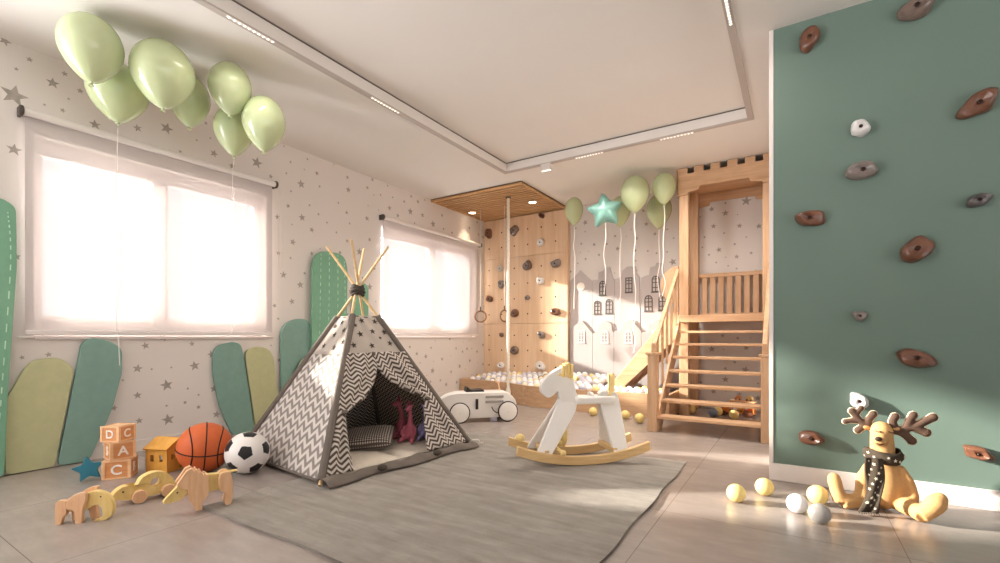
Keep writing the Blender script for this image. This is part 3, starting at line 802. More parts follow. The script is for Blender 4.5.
t = thing('toy_elephant', 'wooden slab elephant with a curled trunk, nearest toy to the left', 'toy', (-2.79, .805, 0), radians(42)); t.scale = (.88, .88, .95)
slab('trunk_and_body', t, [(-.1, .095), (-.06, .112), (0, .135), (.05, .146), (.10, .128), (.13, .08), (.125, .03), (.095, .002), (.04, .002), (.078, .018), (.082, .05), (.066, .076), (.035, .075), (.0, .055), (-.06, .052), (-.1, .05)], -.015, .015, M['toy_yellow'])
for s in (-1, 1):
    y0, y1 = (-.04, -.016) if s < 0 else (.016, .04)
    slab('shoulder_slab', t, [(-.07, .1), (-.045, .132), (-.015, .146), (.012, .146), (.02, .13), (.016, .10), (.004, .065), (.0, .0), (-.028, .0), (-.036, .06), (-.066, .07)] if s < 0 else
         [(-.06, .105), (-.03, .138), (.0, .156), (.035, .160), (.04, .15), (.036, .10), (.034, .065), (.04, .0), (.012, .0), (-.01, .06), (-.05, .075)], y0, y1, M['toy_pink'])
    slab('hind_slab', t, [(-.118, .104), (-.075, .112), (-.07, .09), (-.07, .05), (-.085, .03), (-.095, 0), (-.118, 0)] if s < 0 else [(-.105, .1), (-.06, .108), (-.05, .05), (-.05, 0), (-.078, 0), (-.085, .05)], y0, y1, M['toy_pink'], k=3)
eye(t, .075, .118, -.016)

t = thing('toy_turtle', 'wooden rolling turtle with a round hole in its shell', 'toy', (-2.885, 1.105, 0), radians(-96)); t.scale = (1.1, 1.1, 1.1)
mb = MB()
out = round_poly([(-.085, .03), (-.08, .075), (-.05, .115), (0, .128), (.045, .112), (.066, .08), (.08, .074), (.105, .088), (.135, .078), (.155, .055), (.14, .032), (.08, .02), (0, .02)], 4)
NH = len(out); hole = [(-.008 + .017 * cos(2 * pi * i / NH), .083 + .017 * sin(2 * pi * i / NH)) for i in range(NH)]
# ring-shaped slab: match outline points to hole points by angle
out = sorted(out, key=lambda p: atan2(p[1] - .083 + .0, p[0] + .008)) if False else out
a0 = [atan2(p[1] - .083, p[0] + .008) for p in out]
hole = [(-.008 + .022 * cos(a), .08 + .022 * sin(a)) for a in a0]
vs = [(x, -.022, z) for x, z in out] + [(x, .022, z) for x, z in out] + [(x, -.022, z) for x, z in hole] + [(x, .022, z) for x, z in hole]; fs = []
for i in range(NH):
    j = (i + 1) % NH
    fs += [(i, j, NH + j, NH + i), (i, 2 * NH + i, 2 * NH + j, j), (NH + i, NH + j, 3 * NH + j, 3 * NH + i), (2 * NH + i, 3 * NH + i, 3 * NH + j, 2 * NH + j)]
mb.add(vs, fs); mb.build('shell_and_head', M['toy_yellow'], t, angle=50)
for x in (-.055, .06):
    for s in (-1, 1):
        mb = MB(); mb.lathe([(1e-5, -.012), (.028, -.012), (.031, -.006), (.031, .006), (.028, .012), (1e-5, .012)], 24, T(x, s * .036, .031) @ R(pi / 2, 'X')); mb.build('wheel', M['toy_pink'], t)
for s in (-1, 1): eye(t, .118, .064, s * .0225)

t = thing('toy_lion', 'wooden slab lion with a toothed mane, standing on the corner of the rug', 'toy', (-2.475, 1.15, .0155), radians(-108))
slab('head_and_body', t, [(-.13, .150), (-.16, .158), (-.06, .158), (.0, .165), (.06, .16), (.1, .12), (.15, .062), (.12, .055), (.08, .062), (.055, .085), (.02, .08), (-.04, .075), (-.09, .08), (-.1, .11)], -.017, .017, M['toy_yellow'], k=4)
for s in (-1, 1):
    y0, y1 = (-.042, -.018) if s < 0 else (.018, .042)
    slab('mane_slab', t, [(-.03, .16), (-.015, .172), (-.012, .163), (.002, .188), (.008, .18), (.02, .2), (.028, .192), (.04, .208), (.06, .20), (.1, .14), (.085, .12), (.058, .11), (.05, .06), (.022, 0), (-.004, .0), (-.002, .03), (-.03, .07)], y0, y1, M['toy_pink'], rnd=False, bev=.002)
    slab('hind_slab', t, [(-.125, .155), (-.08, .158), (-.075, .09), (-.105, .05), (-.1, .005), (-.125, 0), (-.135, .06)], y0, y1, M['toy_pink'], k=4)
for s in (-1, 1): eye(t, .095, .098, s * .0175)
# ---------------------------------------------------------------- teepee
TP = Vector((-2.77, 2.38, 0)); t_tee = thing('play_teepee', 'childrens chevron fabric teepee with wooden poles standing on the rug', 'tent', TP)
tA, tB, tC, tD = (Vector(p) - TP for p in ((-2.25, 1.67, .034), (-2.12, 2.91, .034), (-3.29, 3.09, .004), (-3.42, 1.85, .004)))
tK = Vector((0, 0, 1.21))
for i, P in enumerate((tA, tB, tC, tD)):
    d = (tK - P).normalized(); side = d.cross(Vector((0, 0, 1))).normalized() * (.012 if i % 2 else -.012)
    L = (tK - P).length * (1.27 + .03 * (i == 0))
    mb = MB(); mb.tube([P - d * .012 + side * .0, P + d * L * .5 + side * .6, P + d * L + side], [.0115, .0105, .009], 10); mb.build('pole', M['pine'], t_tee)
mb = MB()
for z, r in ((1.175, .034), (1.195, .04), (1.215, .036), (1.232, .03)):
    mb.tube([(r * cos(a) * 1.15, r * sin(a) * 1.15, z + .008 * sin(2 * a + z * 40)) for a in [2 * pi * i / 16 for i in range(16)]], .0125, 6, closed=True)
mb.build('pole_tie', M['tie_dark'], t_tee)

ZT = .83                         # the cloth ends this far up towards the crossing
def on(P, Q, s, f): return (P * (1 - s) + Q * s) * (1 - f) + tK * f
def face(P, Q, f0, f1, mat, name, sag=.012, nu=20, nv=20, uvo=0):
    n = (Q - P).cross(tK - P).normalized()
    if n.dot(P + Q) < 0: n = -n
    w0 = (Q - P).length; H = ((P + Q) / 2 - tK).length
    def fn(u, v):
        f = f0 + (f1 - f0) * v
        return on(P, Q, u, f) - n * sag * sin(pi * u) * (1 - f) + n * .004 * sin(u * 17 + v * 9) * sin(pi * u)
    mb = MB(); mb.grid(fn, nu, nv, uvfn=lambda u, v: ((u - .5) * w0 * (1 - (f0 + (f1 - f0) * v)) + uvo, (f0 + (f1 - f0) * v) * H))
    return mb.build(name, mat, t_tee, solid=.003, fixn=False)
face(tD, tA, .0, .60, M['chevron_side'], 'side_panel', uvo=3)
sd = face(tD, tA, .60, ZT, M['canvas'], 'star_panel', nv=8)
face(tC, tD, .0, ZT, M['chevron'], 'back_panel', uvo=3)
face(tB, tC, .0, ZT, M['chevron'], 'side_panel', uvo=3)
ftop = (.712 - .012) / 1.198     # where the star canvas of the front meets the flaps
sp = face(tA, tB, ftop, ZT, M['canvas'], 'star_panel', sag=.004)
# printed stars and scallop on the canvas
ex = (tB - tA).normalized(); en = ex.cross((tK - (tA + tB) / 2)).normalized()
if en.dot(tA + tB) < 0: en = -en
ey = en.cross(ex).normalized()
if ey.z < 0: ey = -ey
def fpt(s, z, off=0):            # s metres along A-B at the ground, z height, off out of the cloth
    f = (z - .012) / 1.198; base = tA + ex * s
    k = tA * (1 - f) + tK * f    # shift of the left edge
    return tA + ex * s + ey * ((z - .012) / ey.z) + en * off
def efr(z):                      # span of the front face at height z, in s
    f = (z - .012) / 1.198
    l = (tA * (1 - f) + tK * f - tA).dot(ex); r = (tB * (1 - f) + tK * f - tA).dot(ex); return l, r
mb = MB(); Mx = Matrix((( *ex, 0), (*ey, 0), (*en, 0), (0, 0, 0, 1))).transposed(); Mx = Matrix(((ex.x, ey.x, en.x, tA.x), (ex.y, ey.y, en.y, tA.y), (ex.z, ey.z, en.z, tA.z), (0, 0, 0, 1)))
for fx, z, r, a in ((.33, .95, .026, .2), (.74, .945, .026, -.2), (.14, .915, .02, .1), (.26, .852, .028, .1), (.56, .872, .025, -.1), (.85, .868, .028, .2), (.68, .825, .016, 0), (.13, .775, .026, .1), (.46, .77, .026, .2), (.83, .785, .026, -.2)):
    l, rr = efr(z); s = l + (rr - l) * fx
    mb.prism(star_poly(s, (z - .012) / ey.z, r, a), .004, .0046, Mx)
mb.build('star_print', M['tie_dark'], sp)
sn = (tA - tD).cross(tK - tD).normalized(); sn = sn if sn.dot(tA + tD) > 0 else -sn
sx_ = (tA - tD).normalized(); sy_ = sn.cross(sx_); sy_ = sy_ if sy_.z > 0 else -sy_
mb = MB()
for u, f, r, a in ((.25, .65, .026, .2), (.6, .64, .026, -.1), (.85, .67, .024, .1), (.42, .715, .026, .1), (.75, .74, .026, .3), (.22, .77, .022, 0), (.5, .79, .022, .2)):
    p = on(tD, tA, u, f) - sn * .012 * sin(pi * u) * (1 - f)
    mb.prism(star_poly(0, 0, r, a), .004, .0052, Matrix(((sx_.x, sy_.x, sn.x, p.x), (sx_.y, sy_.y, sn.y, p.y), (sx_.z, sy_.z, sn.z, p.z), (0, 0, 0, 1))))
mb.build('star_print', M['tie_dark'], sd)
# flaps: rows at falling heights from the outer seam to a curved inner edge
def flap(name, outer, inner, rows, wav, ph, tilt, uvo):
    def fn(u, v):
        z = rows[0] + (rows[1] - rows[0]) * v
        a, b = outer(z), inner(z)
        s = a + (b - a) * u
        o = .012 + wav * sin(u * pi) * (1 + sin(v * 14 + u * 9 + ph)) * .5 + wav * .4 * sin(u * 14 + ph + v * 3)
        return fpt(s, z, o)
    def uv(u, v):
        z = rows[0] + (rows[1] - rows[0]) * v; s = outer(z) + (inner(z) - outer(z)) * u
        return (s * cos(tilt) - z * sin(tilt) + uvo, s * sin(tilt) + z * cos(tilt) + .2)
    mb = MB(); mb.grid(fn, 18, 40, uvfn=uv); return mb.build(name, M['chevron'], t_tee, solid=.003, fixn=False)
def lerp_curve(pts):
    pts = sorted(pts)
    def f(z):
        if z <= pts[0][0]: return pts[0][1]
        for (a, x), (b, y) in zip(pts, pts[1:]):
            if z <= b:
                q = (z - a) / (b - a); return x + (y - x) * q
        return pts[-1][1]
    return f
Lf = lerp_curve([(.012, .215), (.2, .235), (.34, .262), (.365, .29), (.415, .425), (.495, .52), (.56, .57), (.615, .60), (.69, .61), (.742, .615)])
Rf = lerp_curve([(.012, .80), (.2, .86), (.345, .925), (.38, .935), (.43, .82), (.495, .70), (.56, .635), (.615, .60), (.69, .585), (.742, .58)])
flap('door_flap', lambda z: efr(z)[0] + .0, Lf, (.715, .03), .02, .4, radians(10), 3.0)
flap('door_flap', lambda z: efr(z)[1] - .0, Rf, (.715, .03), .022, 1.6, radians(-14), 3.31)
# tie backs, button and hem
mb = MB()
for s, z in ((.25, .352), (.95, .365)):
    mb.ell(fpt(s, z, .03), (.022, .022, .016), n=12)
mb.ell(fpt(.60, .705, .02), (.016, .016, .016), n=12); mb.build('tie_back', M['grey_fabric'], t_tee)
mb = MB(); l0, r0 = efr(.712)
mb.tube([fpt(l0 + (r0 - l0) * i / 16, .712 - .006 * sin(pi * i / 16) + .004 * abs(sin(i * .8)), .006) for i in range(17)], .0055, 6)
mb.build('seam_binding', M['grey_fabric'], t_tee)
mb = MB()
for P, Q in ((tA, tB), (tB, tC), (tC, tD), (tD, tA)):
    mb.tube([on(P, Q, i / 12, ZT) - Vector((0, 0, .012 * sin(pi * i / 12))) for i in range(13)], .0065, 6)
mb.build('top_binding', M['grey_fabric'], t_tee)
for P in (tA, tB, tC, tD):       # pole sleeves
    d = tK - P; mb = MB(); mb.tube([P + d * (.012 + (ZT - .012) * i / 10) for i in range(11)], [.024] * 11, 10); mb.build('pole_sleeve', M['grey_fabric'], t_tee)
for P, Q in ((tD, tA), (tC, tD), (tB, tC)):
    mb = MB(); mb.tube([on(P, Q, i / 10, .006) for i in range(11)], .008, 6); mb.build('hem', M['grey_fabric'], t_tee)
# crumpled threshold of grey cloth along the front
mb = MB()
def hemf(u, v):
    s = -.0 + 1.25 * u
    z = .012 + .045 * (1 - v) * (.8 + .25 * sin(u * 31) * sin(u * 7 + 1)) + .004
    out = .018 + .055 * v * (1 + .35 * sin(u * 13 + 1)) + .012 * sin(u * 45) * sin(pi * v)
    p = fpt(s, .012, 0); hz = Vector((en.x, en.y, 0)).normalized()
    return Vector((p.x, p.y, 0)) + hz * out + Vector((0, 0, z + .006 + .012 * sin(pi * v)))
mb.grid(hemf, 60, 8); mb.build('threshold', M['grey_fabric'], t_tee, solid=.006, fixn=False)
for s in (.38, .85):
    mb = MB(); p = fpt(s, .012, 0); mb.ell((p.x + .05, p.y, .048), (.03, .035, .02), n=10)
    mb.build('cloth_knot', M['tie_dark'], t_tee)
mb = MB(); mb.tube(smooth_path([tB + Vector((.02, .0, .03)), tB + Vector((.06, .03, .03)), tB + Vector((.05, .06, .005)), tB + Vector((.09, .05, .004))], 5), .004, 6); mb.build('peg_loop', M['string'], t_tee)

# mattress, pillow and soft toys inside
t = thing('floor_mattress', 'beige tufted mattress lying inside the teepee', 'mattress', TP)
cen = (tA + tB + tC + tD) / 4; cen.z = 0
def quilt(i, j):
    mb = MB()
    def fn(u, v):
        a = .04 + .46 * (i + u); b = .05 + .45 * (j + v)
        p = (tA * (1 - a) + tB * a) * (1 - b) + (tD * (1 - a) + tC * a) * b
        h = (max(0, 16 * u * (1 - u) * v * (1 - v))) ** .35
        p.z = .03 + .045 * h + .004 * sin(u * 11 + i) * sin(v * 9 + j) * h; return p
    mb.grid(fn, 20, 20); return mb
for i in (0, 1):
    for j in (0, 1): quilt(i, j).build('tufted_square', M['mat_beige'], t)
mb = MB(); q = [((tA * (1 - a) + tB * a) * (1 - b) + (tD * (1 - a) + tC * a) * b) for a, b in ((.04, .05), (.96, .05), (.96, .95), (.04, .95))]
mb.add([(p.x, p.y, .016) for p in q] + [(p.x, p.y, .04) for p in q], [(3, 2, 1, 0), (4, 5, 6, 7), (0, 1, 5, 4), (1, 2, 6, 5), (2, 3, 7, 6), (3, 0, 4, 7)]); mb.build('mattress_core', M['mat_beige'], t)

mb = MB()
for s in (-1, 1):
    def pf(u, v, s=s):
        x, y = (u - .5) * 2, (v - .5) * 2
        h = max(0, (1 - x ** 4) * (1 - y ** 4)) ** .6
        k = 1 - .07 * (1 - abs(x * y)) * (abs(x) ** 3 + abs(y) ** 3) * .5
        return (.205 * x * k, .15 * y * k, s * .056 * h)
    mb.grid(pf, 24, 24)
o = mb.build('pillow', M['pillow']); bm = bmesh.new(); bm.from_mesh(o.data); bmesh.ops.remove_doubles(bm, verts=bm.verts, dist=.0005); bmesh.ops.recalc_face_normals(bm, faces=bm.faces); bm.to_mesh(o.data); bm.free()
o.location = (-2.615, 2.315, .128); o.rotation_euler = (radians(14), radians(-5), radians(38)); tag(o, 'dark checked pillow lying on the teepee mattress', 'pillow')

def plush_giraffe(label, loc, rz, mat, sc_=1.0, lean=.0):
    t = thing('plush_giraffe', label, 'plush toy', loc, rz)
    mb = MB(); k = sc_
    mb.ell((0, 0, .075 * k), (.055 * k, .05 * k, .075 * k)); mb.ell((0, 0, .12 * k), (.042 * k, .04 * k, .05 * k))
    mb.tube([(0, 0, .13 * k), (.004, -.005, .2 * k), (lean, -.012, .28 * k)], [.03 * k, .022 * k, .02 * k], 12)
    mb.ell((lean, -.03 * k, .29 * k), (.024 * k, .042 * k, .024 * k)); mb.ell((lean, -.062 * k, .28 * k), (.018 * k, .018 * k, .016 * k))
    for s in (-1, 1):
        mb.tube([(s * .03 * k, -.02, .05 * k), (s * .05 * k, -.075 * k, .025 * k), (s * .055 * k, -.11 * k, .02 * k)], [.024 * k, .02 * k, .018 * k], 10)
        mb.tube([(s * .04 * k, -.01, .13 * k), (s * .06 * k, -.035 * k, .09 * k), (s * .058 * k, -.045 * k, .06 * k)], [.017 * k, .014 * k, .014 * k], 8)
        mb.tube([(lean + s * .018 * k, -.012 * k, .305 * k), (lean + s * .045 * k, -.01, .318 * k)], [.011 * k, .006 * k], 8)
    blob(mb, 'plush_body', mat, t, .006, 6)
    for s in (-1, 1):
        mb = MB(); mb.tube([(lean + s * .01 * k, -.01, .305 * k), (lean + s * .013 * k, -.01, .34 * k)], .005 * k, 8); mb.ell((lean + s * .013 * k, -.01, .342 * k), .009 * k, n=10); mb.build('horn', M['giraffe_dark'], t)
    mb = MB()
    for s in (-1, 1): mb.ell((lean + s * .021 * k, -.045 * k, .298 * k), .004, n=8)
    mb.build('eye', M['black'], t)
    return t
FZ = .078
plush_giraffe('pink plush giraffe inside the teepee, right one of the pair', (-2.43, 2.58, FZ), radians(20), M['giraffe_pink'], .86, .0)
plush_giraffe('pink plush giraffe inside the teepee beside the pillow, left one of the pair', (-2.575, 2.645, FZ), radians(-25), M['giraffe_pink'], .9, -.03)
plush_giraffe('lilac plush giraffe half hidden by the right teepee flap', (-2.39, 2.70, FZ), radians(40), M['plush_lilac'], .84, .0)
# ---------------------------------------------------------------- helper: build in room coordinates under a root
def wbuild(mb, root, name, mat, **k):
    o = root.matrix_basis.to_translation() if False else Vector(root.location)
    inv = (Matrix.Translation(o) @ Matrix.Rotation(root.rotation_euler.z, 4, 'Z')).inverted()
    mb.v = [inv @ v for v in mb.v]
    return mb.build(name, mat, root, **k)
XZW = Matrix(((1, 0, 0, 0), (0, 0, 1, 0), (0, 1, 0, 0), (0, 0, 0, 1)))      # polygon (x, z) extruded along y

# ---------------------------------------------------------------- climbing board
CB = thing('climbing_board', 'tall wooden climbing board with bolt holes in the far left corner', 'climbing wall', (-3.43, 6.1, 0))
PY = 6.055; gx = [-4.04, -3.81, -3.585, -3.355, -3.13, -2.9]
for z0, z1, gz in ((.0, 1.052, (.42, .655, .88)), (1.056, 2.056, (1.20, 1.43, 1.655, 1.89)), (2.06, 2.66, (2.225, 2.455))):
    mb = MB(); mb.bb((LX + .004, PY, z0), (-2.715, BY - .002, z1))
    p = wbuild(mb, CB, 'board_panel', M['board_z'], bevel=.002)
    mb = MB()
    for x in gx:
        for z in gz + ((.19,) if z0 == 0 else ()): mb.lathe([(.0115, -.001), (.0115, .0008), (.008, .0009), (1e-5, .0009)], 12, T(x, PY, z) @ R(pi / 2, 'X'))
    wbuild(mb, CB, 'bolt_hole_pattern', M['hole'], smooth=False)

# climbing holds: irregular moulded grips with a bolt in the middle
def hold(label, loc, mat, w, h, d, rot, seed, group, elong=0):
    rnd = random.Random(seed)
    t = thing('climbing_hold', label, 'climbing hold', loc, 0, group)
    n = 9; base = []
    for i in range(n):
        a = 2 * pi * i / n; k = rnd.uniform(.82, 1.12); base.append((cos(a) * k, sin(a) * k))
    ox, oz = rnd.uniform(-.15, .15), rnd.uniform(-.1, .15)
    rings = ((1.0, 0), (1.06, .3), (1.02, .62), (.86, .9), (.62, 1.0), (.3, .93), (.17, .84))
    vs = []; fs = []; m = 3 * n; pl = round_poly(base, 3)
    for k, (r, q) in enumerate(rings):
        for i, (x, y) in enumerate(pl):
            wob = 1 + .07 * sin(3 * 2 * pi * i / m + seed + k)
            f = q * (1 + .22 * x * cos(seed) + .18 * y * sin(seed)) if 0 < k < 5 else q
            X, Z = x * r * wob * w / 2 + ox * w * .3 * q, y * r * wob * h / 2 + oz * h * .3 * q
            c, s_ = cos(rot), sin(rot)
            vs.append((X * c - Z * s_, -f * d, X * s_ + Z * c))
    for k in range(len(rings) - 1):
        for i in range(m):
            j = (i + 1) % m; fs.append((k * m + i, k * m + j, (k + 1) * m + j, (k + 1) * m + i))
    fs.append(tuple(range((len(rings) - 1) * m, len(rings) * m))); fs.append(tuple(range(m - 1, -1, -1)))
    mb = MB(); mb.add(vs, fs); mb.build('grip', mat, t, angle=40)
    mb = MB(); cx, cz = ox * w * .3, oz * h * .3; c, s_ = cos(rot), sin(rot)
    Q = T(cx * c - cz * s_, -d * .82, cx * s_ + cz * c) @ R(pi / 2, 'X')
    rr = min(w, h) * .11; mb.lathe([(rr, -.004), (rr, d * .12), (rr * .7, d * .16), (rr * .55, d * .08), (1e-5, d * .08)], 14, Q); mb.build('bolt', M['bolt'], t)
    return t
GW = 'grips on the green wall'
for i, (lab, x, z, mt, w, h, d, r) in enumerate((
    ('brown grip at the top left corner of the green wall', .064, 2.574, 'hold_brown', .135, .095, .05, radians(75)),
    ('shiny taupe grip at the very top of the green wall', .534, 2.575, 'hold_taupe', .155, .105, .06, radians(12)),
    ('reddish brown slanted grip near the upper right edge of the green wall', .765, 2.011, 'hold_brown', .16, .095, .06, radians(38)),
    ('white grip high on the green wall, just above the wide grey one', .299, 2.001, 'hold_white', .085, .085, .055, radians(10)),
    ('wide grey grip on the green wall, just below the upper white one', .304, 1.768, 'hold_grey', .145, .10, .06, radians(-4)),
    ('small charcoal grip at the right edge of the green wall', .768, 1.535, 'hold_dark', .10, .055, .05, radians(18)),
    ('brown grip at the left of the green wall, below the wide grey one', .073, 1.539, 'hold_brown', .135, .085, .06, radians(-6)),
    ('large brown slanted grip in the middle of the green wall', .53, 1.314, 'hold_brown', .15, .105, .06, radians(48)),
    ('smallest grey grip, alone in the middle of the green wall', .299, .971, 'hold_grey', .065, .05, .045, radians(-20)),
    ('brown grip of the green wall above the right antler of the reindeer', .53, .744, 'hold_brown', .15, .095, .06, radians(-24)),
    ('white grip on the green wall touching the left antler of the reindeer', .29, .506, 'hold_white', .09, .075, .055, radians(-35)),
    ('brown grip low on the green wall, left of the reindeer', .073, .275, 'hold_brown', .125, .075, .055, radians(-4)),
    ('brown grip low on the green wall, right of the reindeer in the antler shadow', .765, .275, 'hold_brown', .115, .065, .055, radians(-20)))):
    hold(lab, (x, GY - .0005, z), M[mt], w, h, d, r, 11 + i * 7, GW)
GB = 'grips on the wooden climbing board'
for i, (lab, x, z, mt, w, h) in enumerate((
    ('dark brown grip in the top left corner of the wooden climbing board', -4.04, 2.46, 'hold_brown', .12, .15),
    ('big taupe grip of the top row of the climbing board, right of the rope', -3.575, 2.455, 'hold_taupe', .16, .13),
    ('brown grip on the climbing board right under the slatted canopy', -3.115, 2.615, 'hold_brown', .1, .06),
    ('white grip of the uppermost board section, right half', -3.13, 2.226, 'hold_white', .12, .1),
    ('pale grip of the climbing board left of the rope, under the upper seam', -3.82, 1.90, 'hold_white', .08, .09),
    ('brown ring-like grip in the middle column of the climbing board, under the upper seam', -3.35, 1.909, 'hold_taupe', .13, .14),
    ('large grey grip under the upper seam at the right edge of the climbing board', -2.89, 1.90, 'hold_grey', .15, .12),
    ('grey knobby grip on the climbing board left of the rope at the window height', -3.80, 1.665, 'hold_grey', .13, .12),
    ('white grip in the right half of the climbing board, below the big grey one', -3.13, 1.672, 'hold_white', .13, .1),
    ('brown grip at the left edge of the climbing board, above the left gym ring', -4.02, 1.445, 'hold_brown', .12, .1),
    ('small grey grip in the middle of the climbing board, below the brown ring-like one', -3.35, 1.434, 'hold_grey', .075, .065),
    ('reddish brown grip on the climbing board just right of the rope', -3.57, 1.21, 'hold_brown', .12, .14),
    ('brown grip at the right edge of the climbing board, above the lower seam', -2.89, 1.213, 'hold_brown', .15, .11),
    ('small taupe grip below the right gym ring on the climbing board', -3.80, .884, 'hold_taupe', .07, .07),
    ('grey grip below the lower seam in the right half of the climbing board', -3.115, .884, 'hold_grey', .13, .1),
    ('taupe slanted grip right of the rope, lower part of the climbing board', -3.57, .655, 'hold_taupe', .14, .13),
    ('white grip left of the rope, just above the balls of the pit', -3.81, .424, 'hold_white', .09, .09),
    ('white grip just above the pit balls, behind the rocking horse head', -3.13, .432, 'hold_white', .14, .12))):
    hold(lab, (x, PY - .0005, z), M[mt], w, h, .055, .7 * sin(i * 2.1), 5 + i * 3, GB)

# ---------------------------------------------------------------- slatted canopy, spotlights, rope, rings
CN = thing('slatted_canopy', 'slatted wooden ceiling canopy above the climbing board', 'ceiling panel', (-3.43, 5.45, HC))
CY0 = 4.79
mb = MB(); mb.bb((LX + .003, CY0, HC - .014), (-2.735, BY - .003, HC - .001)); wbuild(mb, CN, 'backing_panel', M['canopy_back'])
mb = MB(); y = CY0 + .035
while y < BY - .03:
    mb.bb((LX + .018, y, HC - .026), (-2.75, y + .036, HC - .0135)); y += .074
wbuild(mb, CN, 'slat', M['slat_x'], smooth=False)
mb = MB(); mb.bb((LX + .003, CY0, HC - .036), (-2.735, CY0 + .016, HC - .001)); mb.bb((-2.75, CY0 + .016, HC - .036), (-2.735, BY - .003, HC - .001)); mb.bb((LX + .003, CY0 + .016, HC - .036), (LX + .017, BY - .003, HC - .001))
wbuild(mb, CN, 'edge_trim', M['slat_x'])
for lab, x, y in (('glowing recessed spotlight at the right of the slatted canopy', -3.0, 5.55), ('glowing recessed spotlight at the left of the slatted canopy, near the window', -4.0, 5.55)):
    t = thing('spotlight', lab, 'light', (x, y, HC - .026), 0, 'spotlights in the canopy')
    mb = MB(); mb.lathe([(.045, 0), (.062, 0), (.062, -.006), (.045, -.006), (.045, 0)], 24); mb.build('trim_ring', M['white_paint'], t)
    mb = MB(); mb.lathe([(1e-5, -.004), (.045, -.004), (.045, .0), (1e-5, 0)], 24); mb.build('lamp_lens', M['lamp'], t)
    l = bpy.data.lights.new('spot_lamp', 'SPOT'); l.energy = 13; l.spot_size = radians(70); l.spot_blend = .6; l.color = (1, .8, .55); l.shadow_soft_size = .03
    o = bpy.data.objects.new('spot_lamp', l); COL.objects.link(o); o.location = (x, y, HC - .05)

t = thing('climbing_rope', 'thick pale twisted climbing rope hanging from the slatted canopy', 'rope', (-3.147, 5.162, HC - .036))
for k in range(3):
    mb = MB(); Lr = 2.52
    mb.tube([(.0105 * cos(z * 44 + k * 2.094), .0105 * sin(z * 44 + k * 2.094), -z) for z in [Lr * i / 560 for i in range(561)]], .0105, 6); mb.build('rope_strand', M['rope'], t)
mb = MB(); mb.lathe([(.034, -.012), (.034, 0), (1e-5, 0)], 16); mb.build('ceiling_mount', M['metal'], t)
mb = MB(); mb.lathe([(1e-5, -2.56), (.03, -2.55), (.034, -2.52), (.026, -2.48), (.02, -2.46)], 14); mb.build('end_knot', M['rope'], t)
for lab, x, rz in (('brown gym ring hanging in front of the wallpaper beside the window', -3.786, radians(30)), ('brown gym ring hanging left of the rope in front of the climbing board', -3.386, radians(75))):
    t = thing('gym_ring', lab, 'gym ring', (x, 5.455, 1.145), rz, 'gym rings under the canopy')
    mb = MB(); mb.tube([(.078 * cos(a), 0, .078 * sin(a)) for a in [2 * pi * i / 36 for i in range(36)]], .0105, 8, closed=True); mb.build('ring', M['ring_wood'], t)
    mb = MB(); mb.tube([(0, 0, .07), (.002, 0, .8), (0, 0, HC - .036 - 1.145)], .0045, 6); mb.build('hanging_cord', M['cord'], t)
    mb = MB(); mb.cyl((0, 0, .08), (0, 0, .14), .009, n=8); mb.build('buckle', M['metal'], t)

# ---------------------------------------------------------------- castle panels on the back wall
GC = 'grey castle house panels'
def arched(cx, cz, w, h, k=6):
    return [(cx - w / 2, cz - h / 2), (cx + w / 2, cz - h / 2)] + [(cx + w / 2 * cos(a), cz + h / 2 - w / 2 + w / 2 * sin(a)) for a in [pi * i / k for i in range(k + 1)]]
def castle(label, pts, mat, y0, y1, wins, trimmat, rnd=()):
    x = sum(p[0] for p in pts) / len(pts)
    t = thing('castle_panel', label, 'wall panel', (x, y1, 0), 0, GC)
    mb = MB(); mb.prism(pts, y0, y1, XZW); wbuild(mb, t, 'board', mat, bevel=.004)
    for cx, cz, w, h, kind in wins:
        mb = MB(); yf = y0 - .006
        if kind == 'round':
            mb.lathe([(w / 2 - .012, 0), (w / 2, 0), (w / 2, .008), (w / 2 - .012, .008), (w / 2 - .012, 0)], 28, T(cx, y0, cz) @ R(pi / 2, 'X'))
            mb.lathe([(1e-5, 0), (w / 2 - .012, 0), (w / 2 - .012, .003), (1e-5, .003)], 28, T(cx, y0, cz) @ R(pi / 2, 'X'))
            wbuild(mb, t, 'castle_window', M['letter_white']); continue
        o = arched(cx, cz, w, h) if kind == 'arch' else [(cx - w / 2, cz - h / 2), (cx + w / 2, cz - h / 2), (cx + w / 2, cz + h / 2), (cx - w / 2, cz + h / 2)]
        b = .013
        i_ = arched(cx, cz, w - 2 * b, h - 2 * b) if kind == 'arch' else [(cx - w / 2 + b, cz - h / 2 + b), (cx + w / 2 - b, cz - h / 2 + b), (cx + w / 2 - b, cz + h / 2 - b), (cx - w / 2 + b, cz + h / 2 - b)]
        n = len(o); vs = [(p[0], yf, p[1]) for p in o] + [(p[0], yf, p[1]) for p in i_] + [(p[0], y0 + .001, p[1]) for p in o] + [(p[0], y0 + .001, p[1]) for p in i_]; fs = []
        for q in range(n):
            r = (q + 1) % n; fs += [(q, r, n + r, n + q), (q, 2 * n + q, 2 * n + r, r), (n + q, n + r, 3 * n + r, 3 * n + q)]
        mb.add(vs, fs)
        mb.bb((cx - .005, yf, cz - h / 2 + b), (cx + .005, y0 + .001, cz + h / 2 - b))
        for dz in ((-.22, .08, .3) if h > .15 else (0,)):
            mb.bb((cx - w / 2 + b, yf, cz + dz * h - .005), (cx + w / 2 - b, y0 + .001, cz + dz * h + .005))
        mb.bb((cx - w / 2 - .006, yf - .004, cz - h / 2 - .008), (cx + w / 2 + .006, y0 + .001, cz - h / 2 + .006))
        wbuild(mb, t, 'castle_window', trimmat)
    return t
Uy = (BY - .022, BY - .002); Ly = (BY - .046, BY - .024)
D, Pm = M['dark_trim'], M['pale_trim']
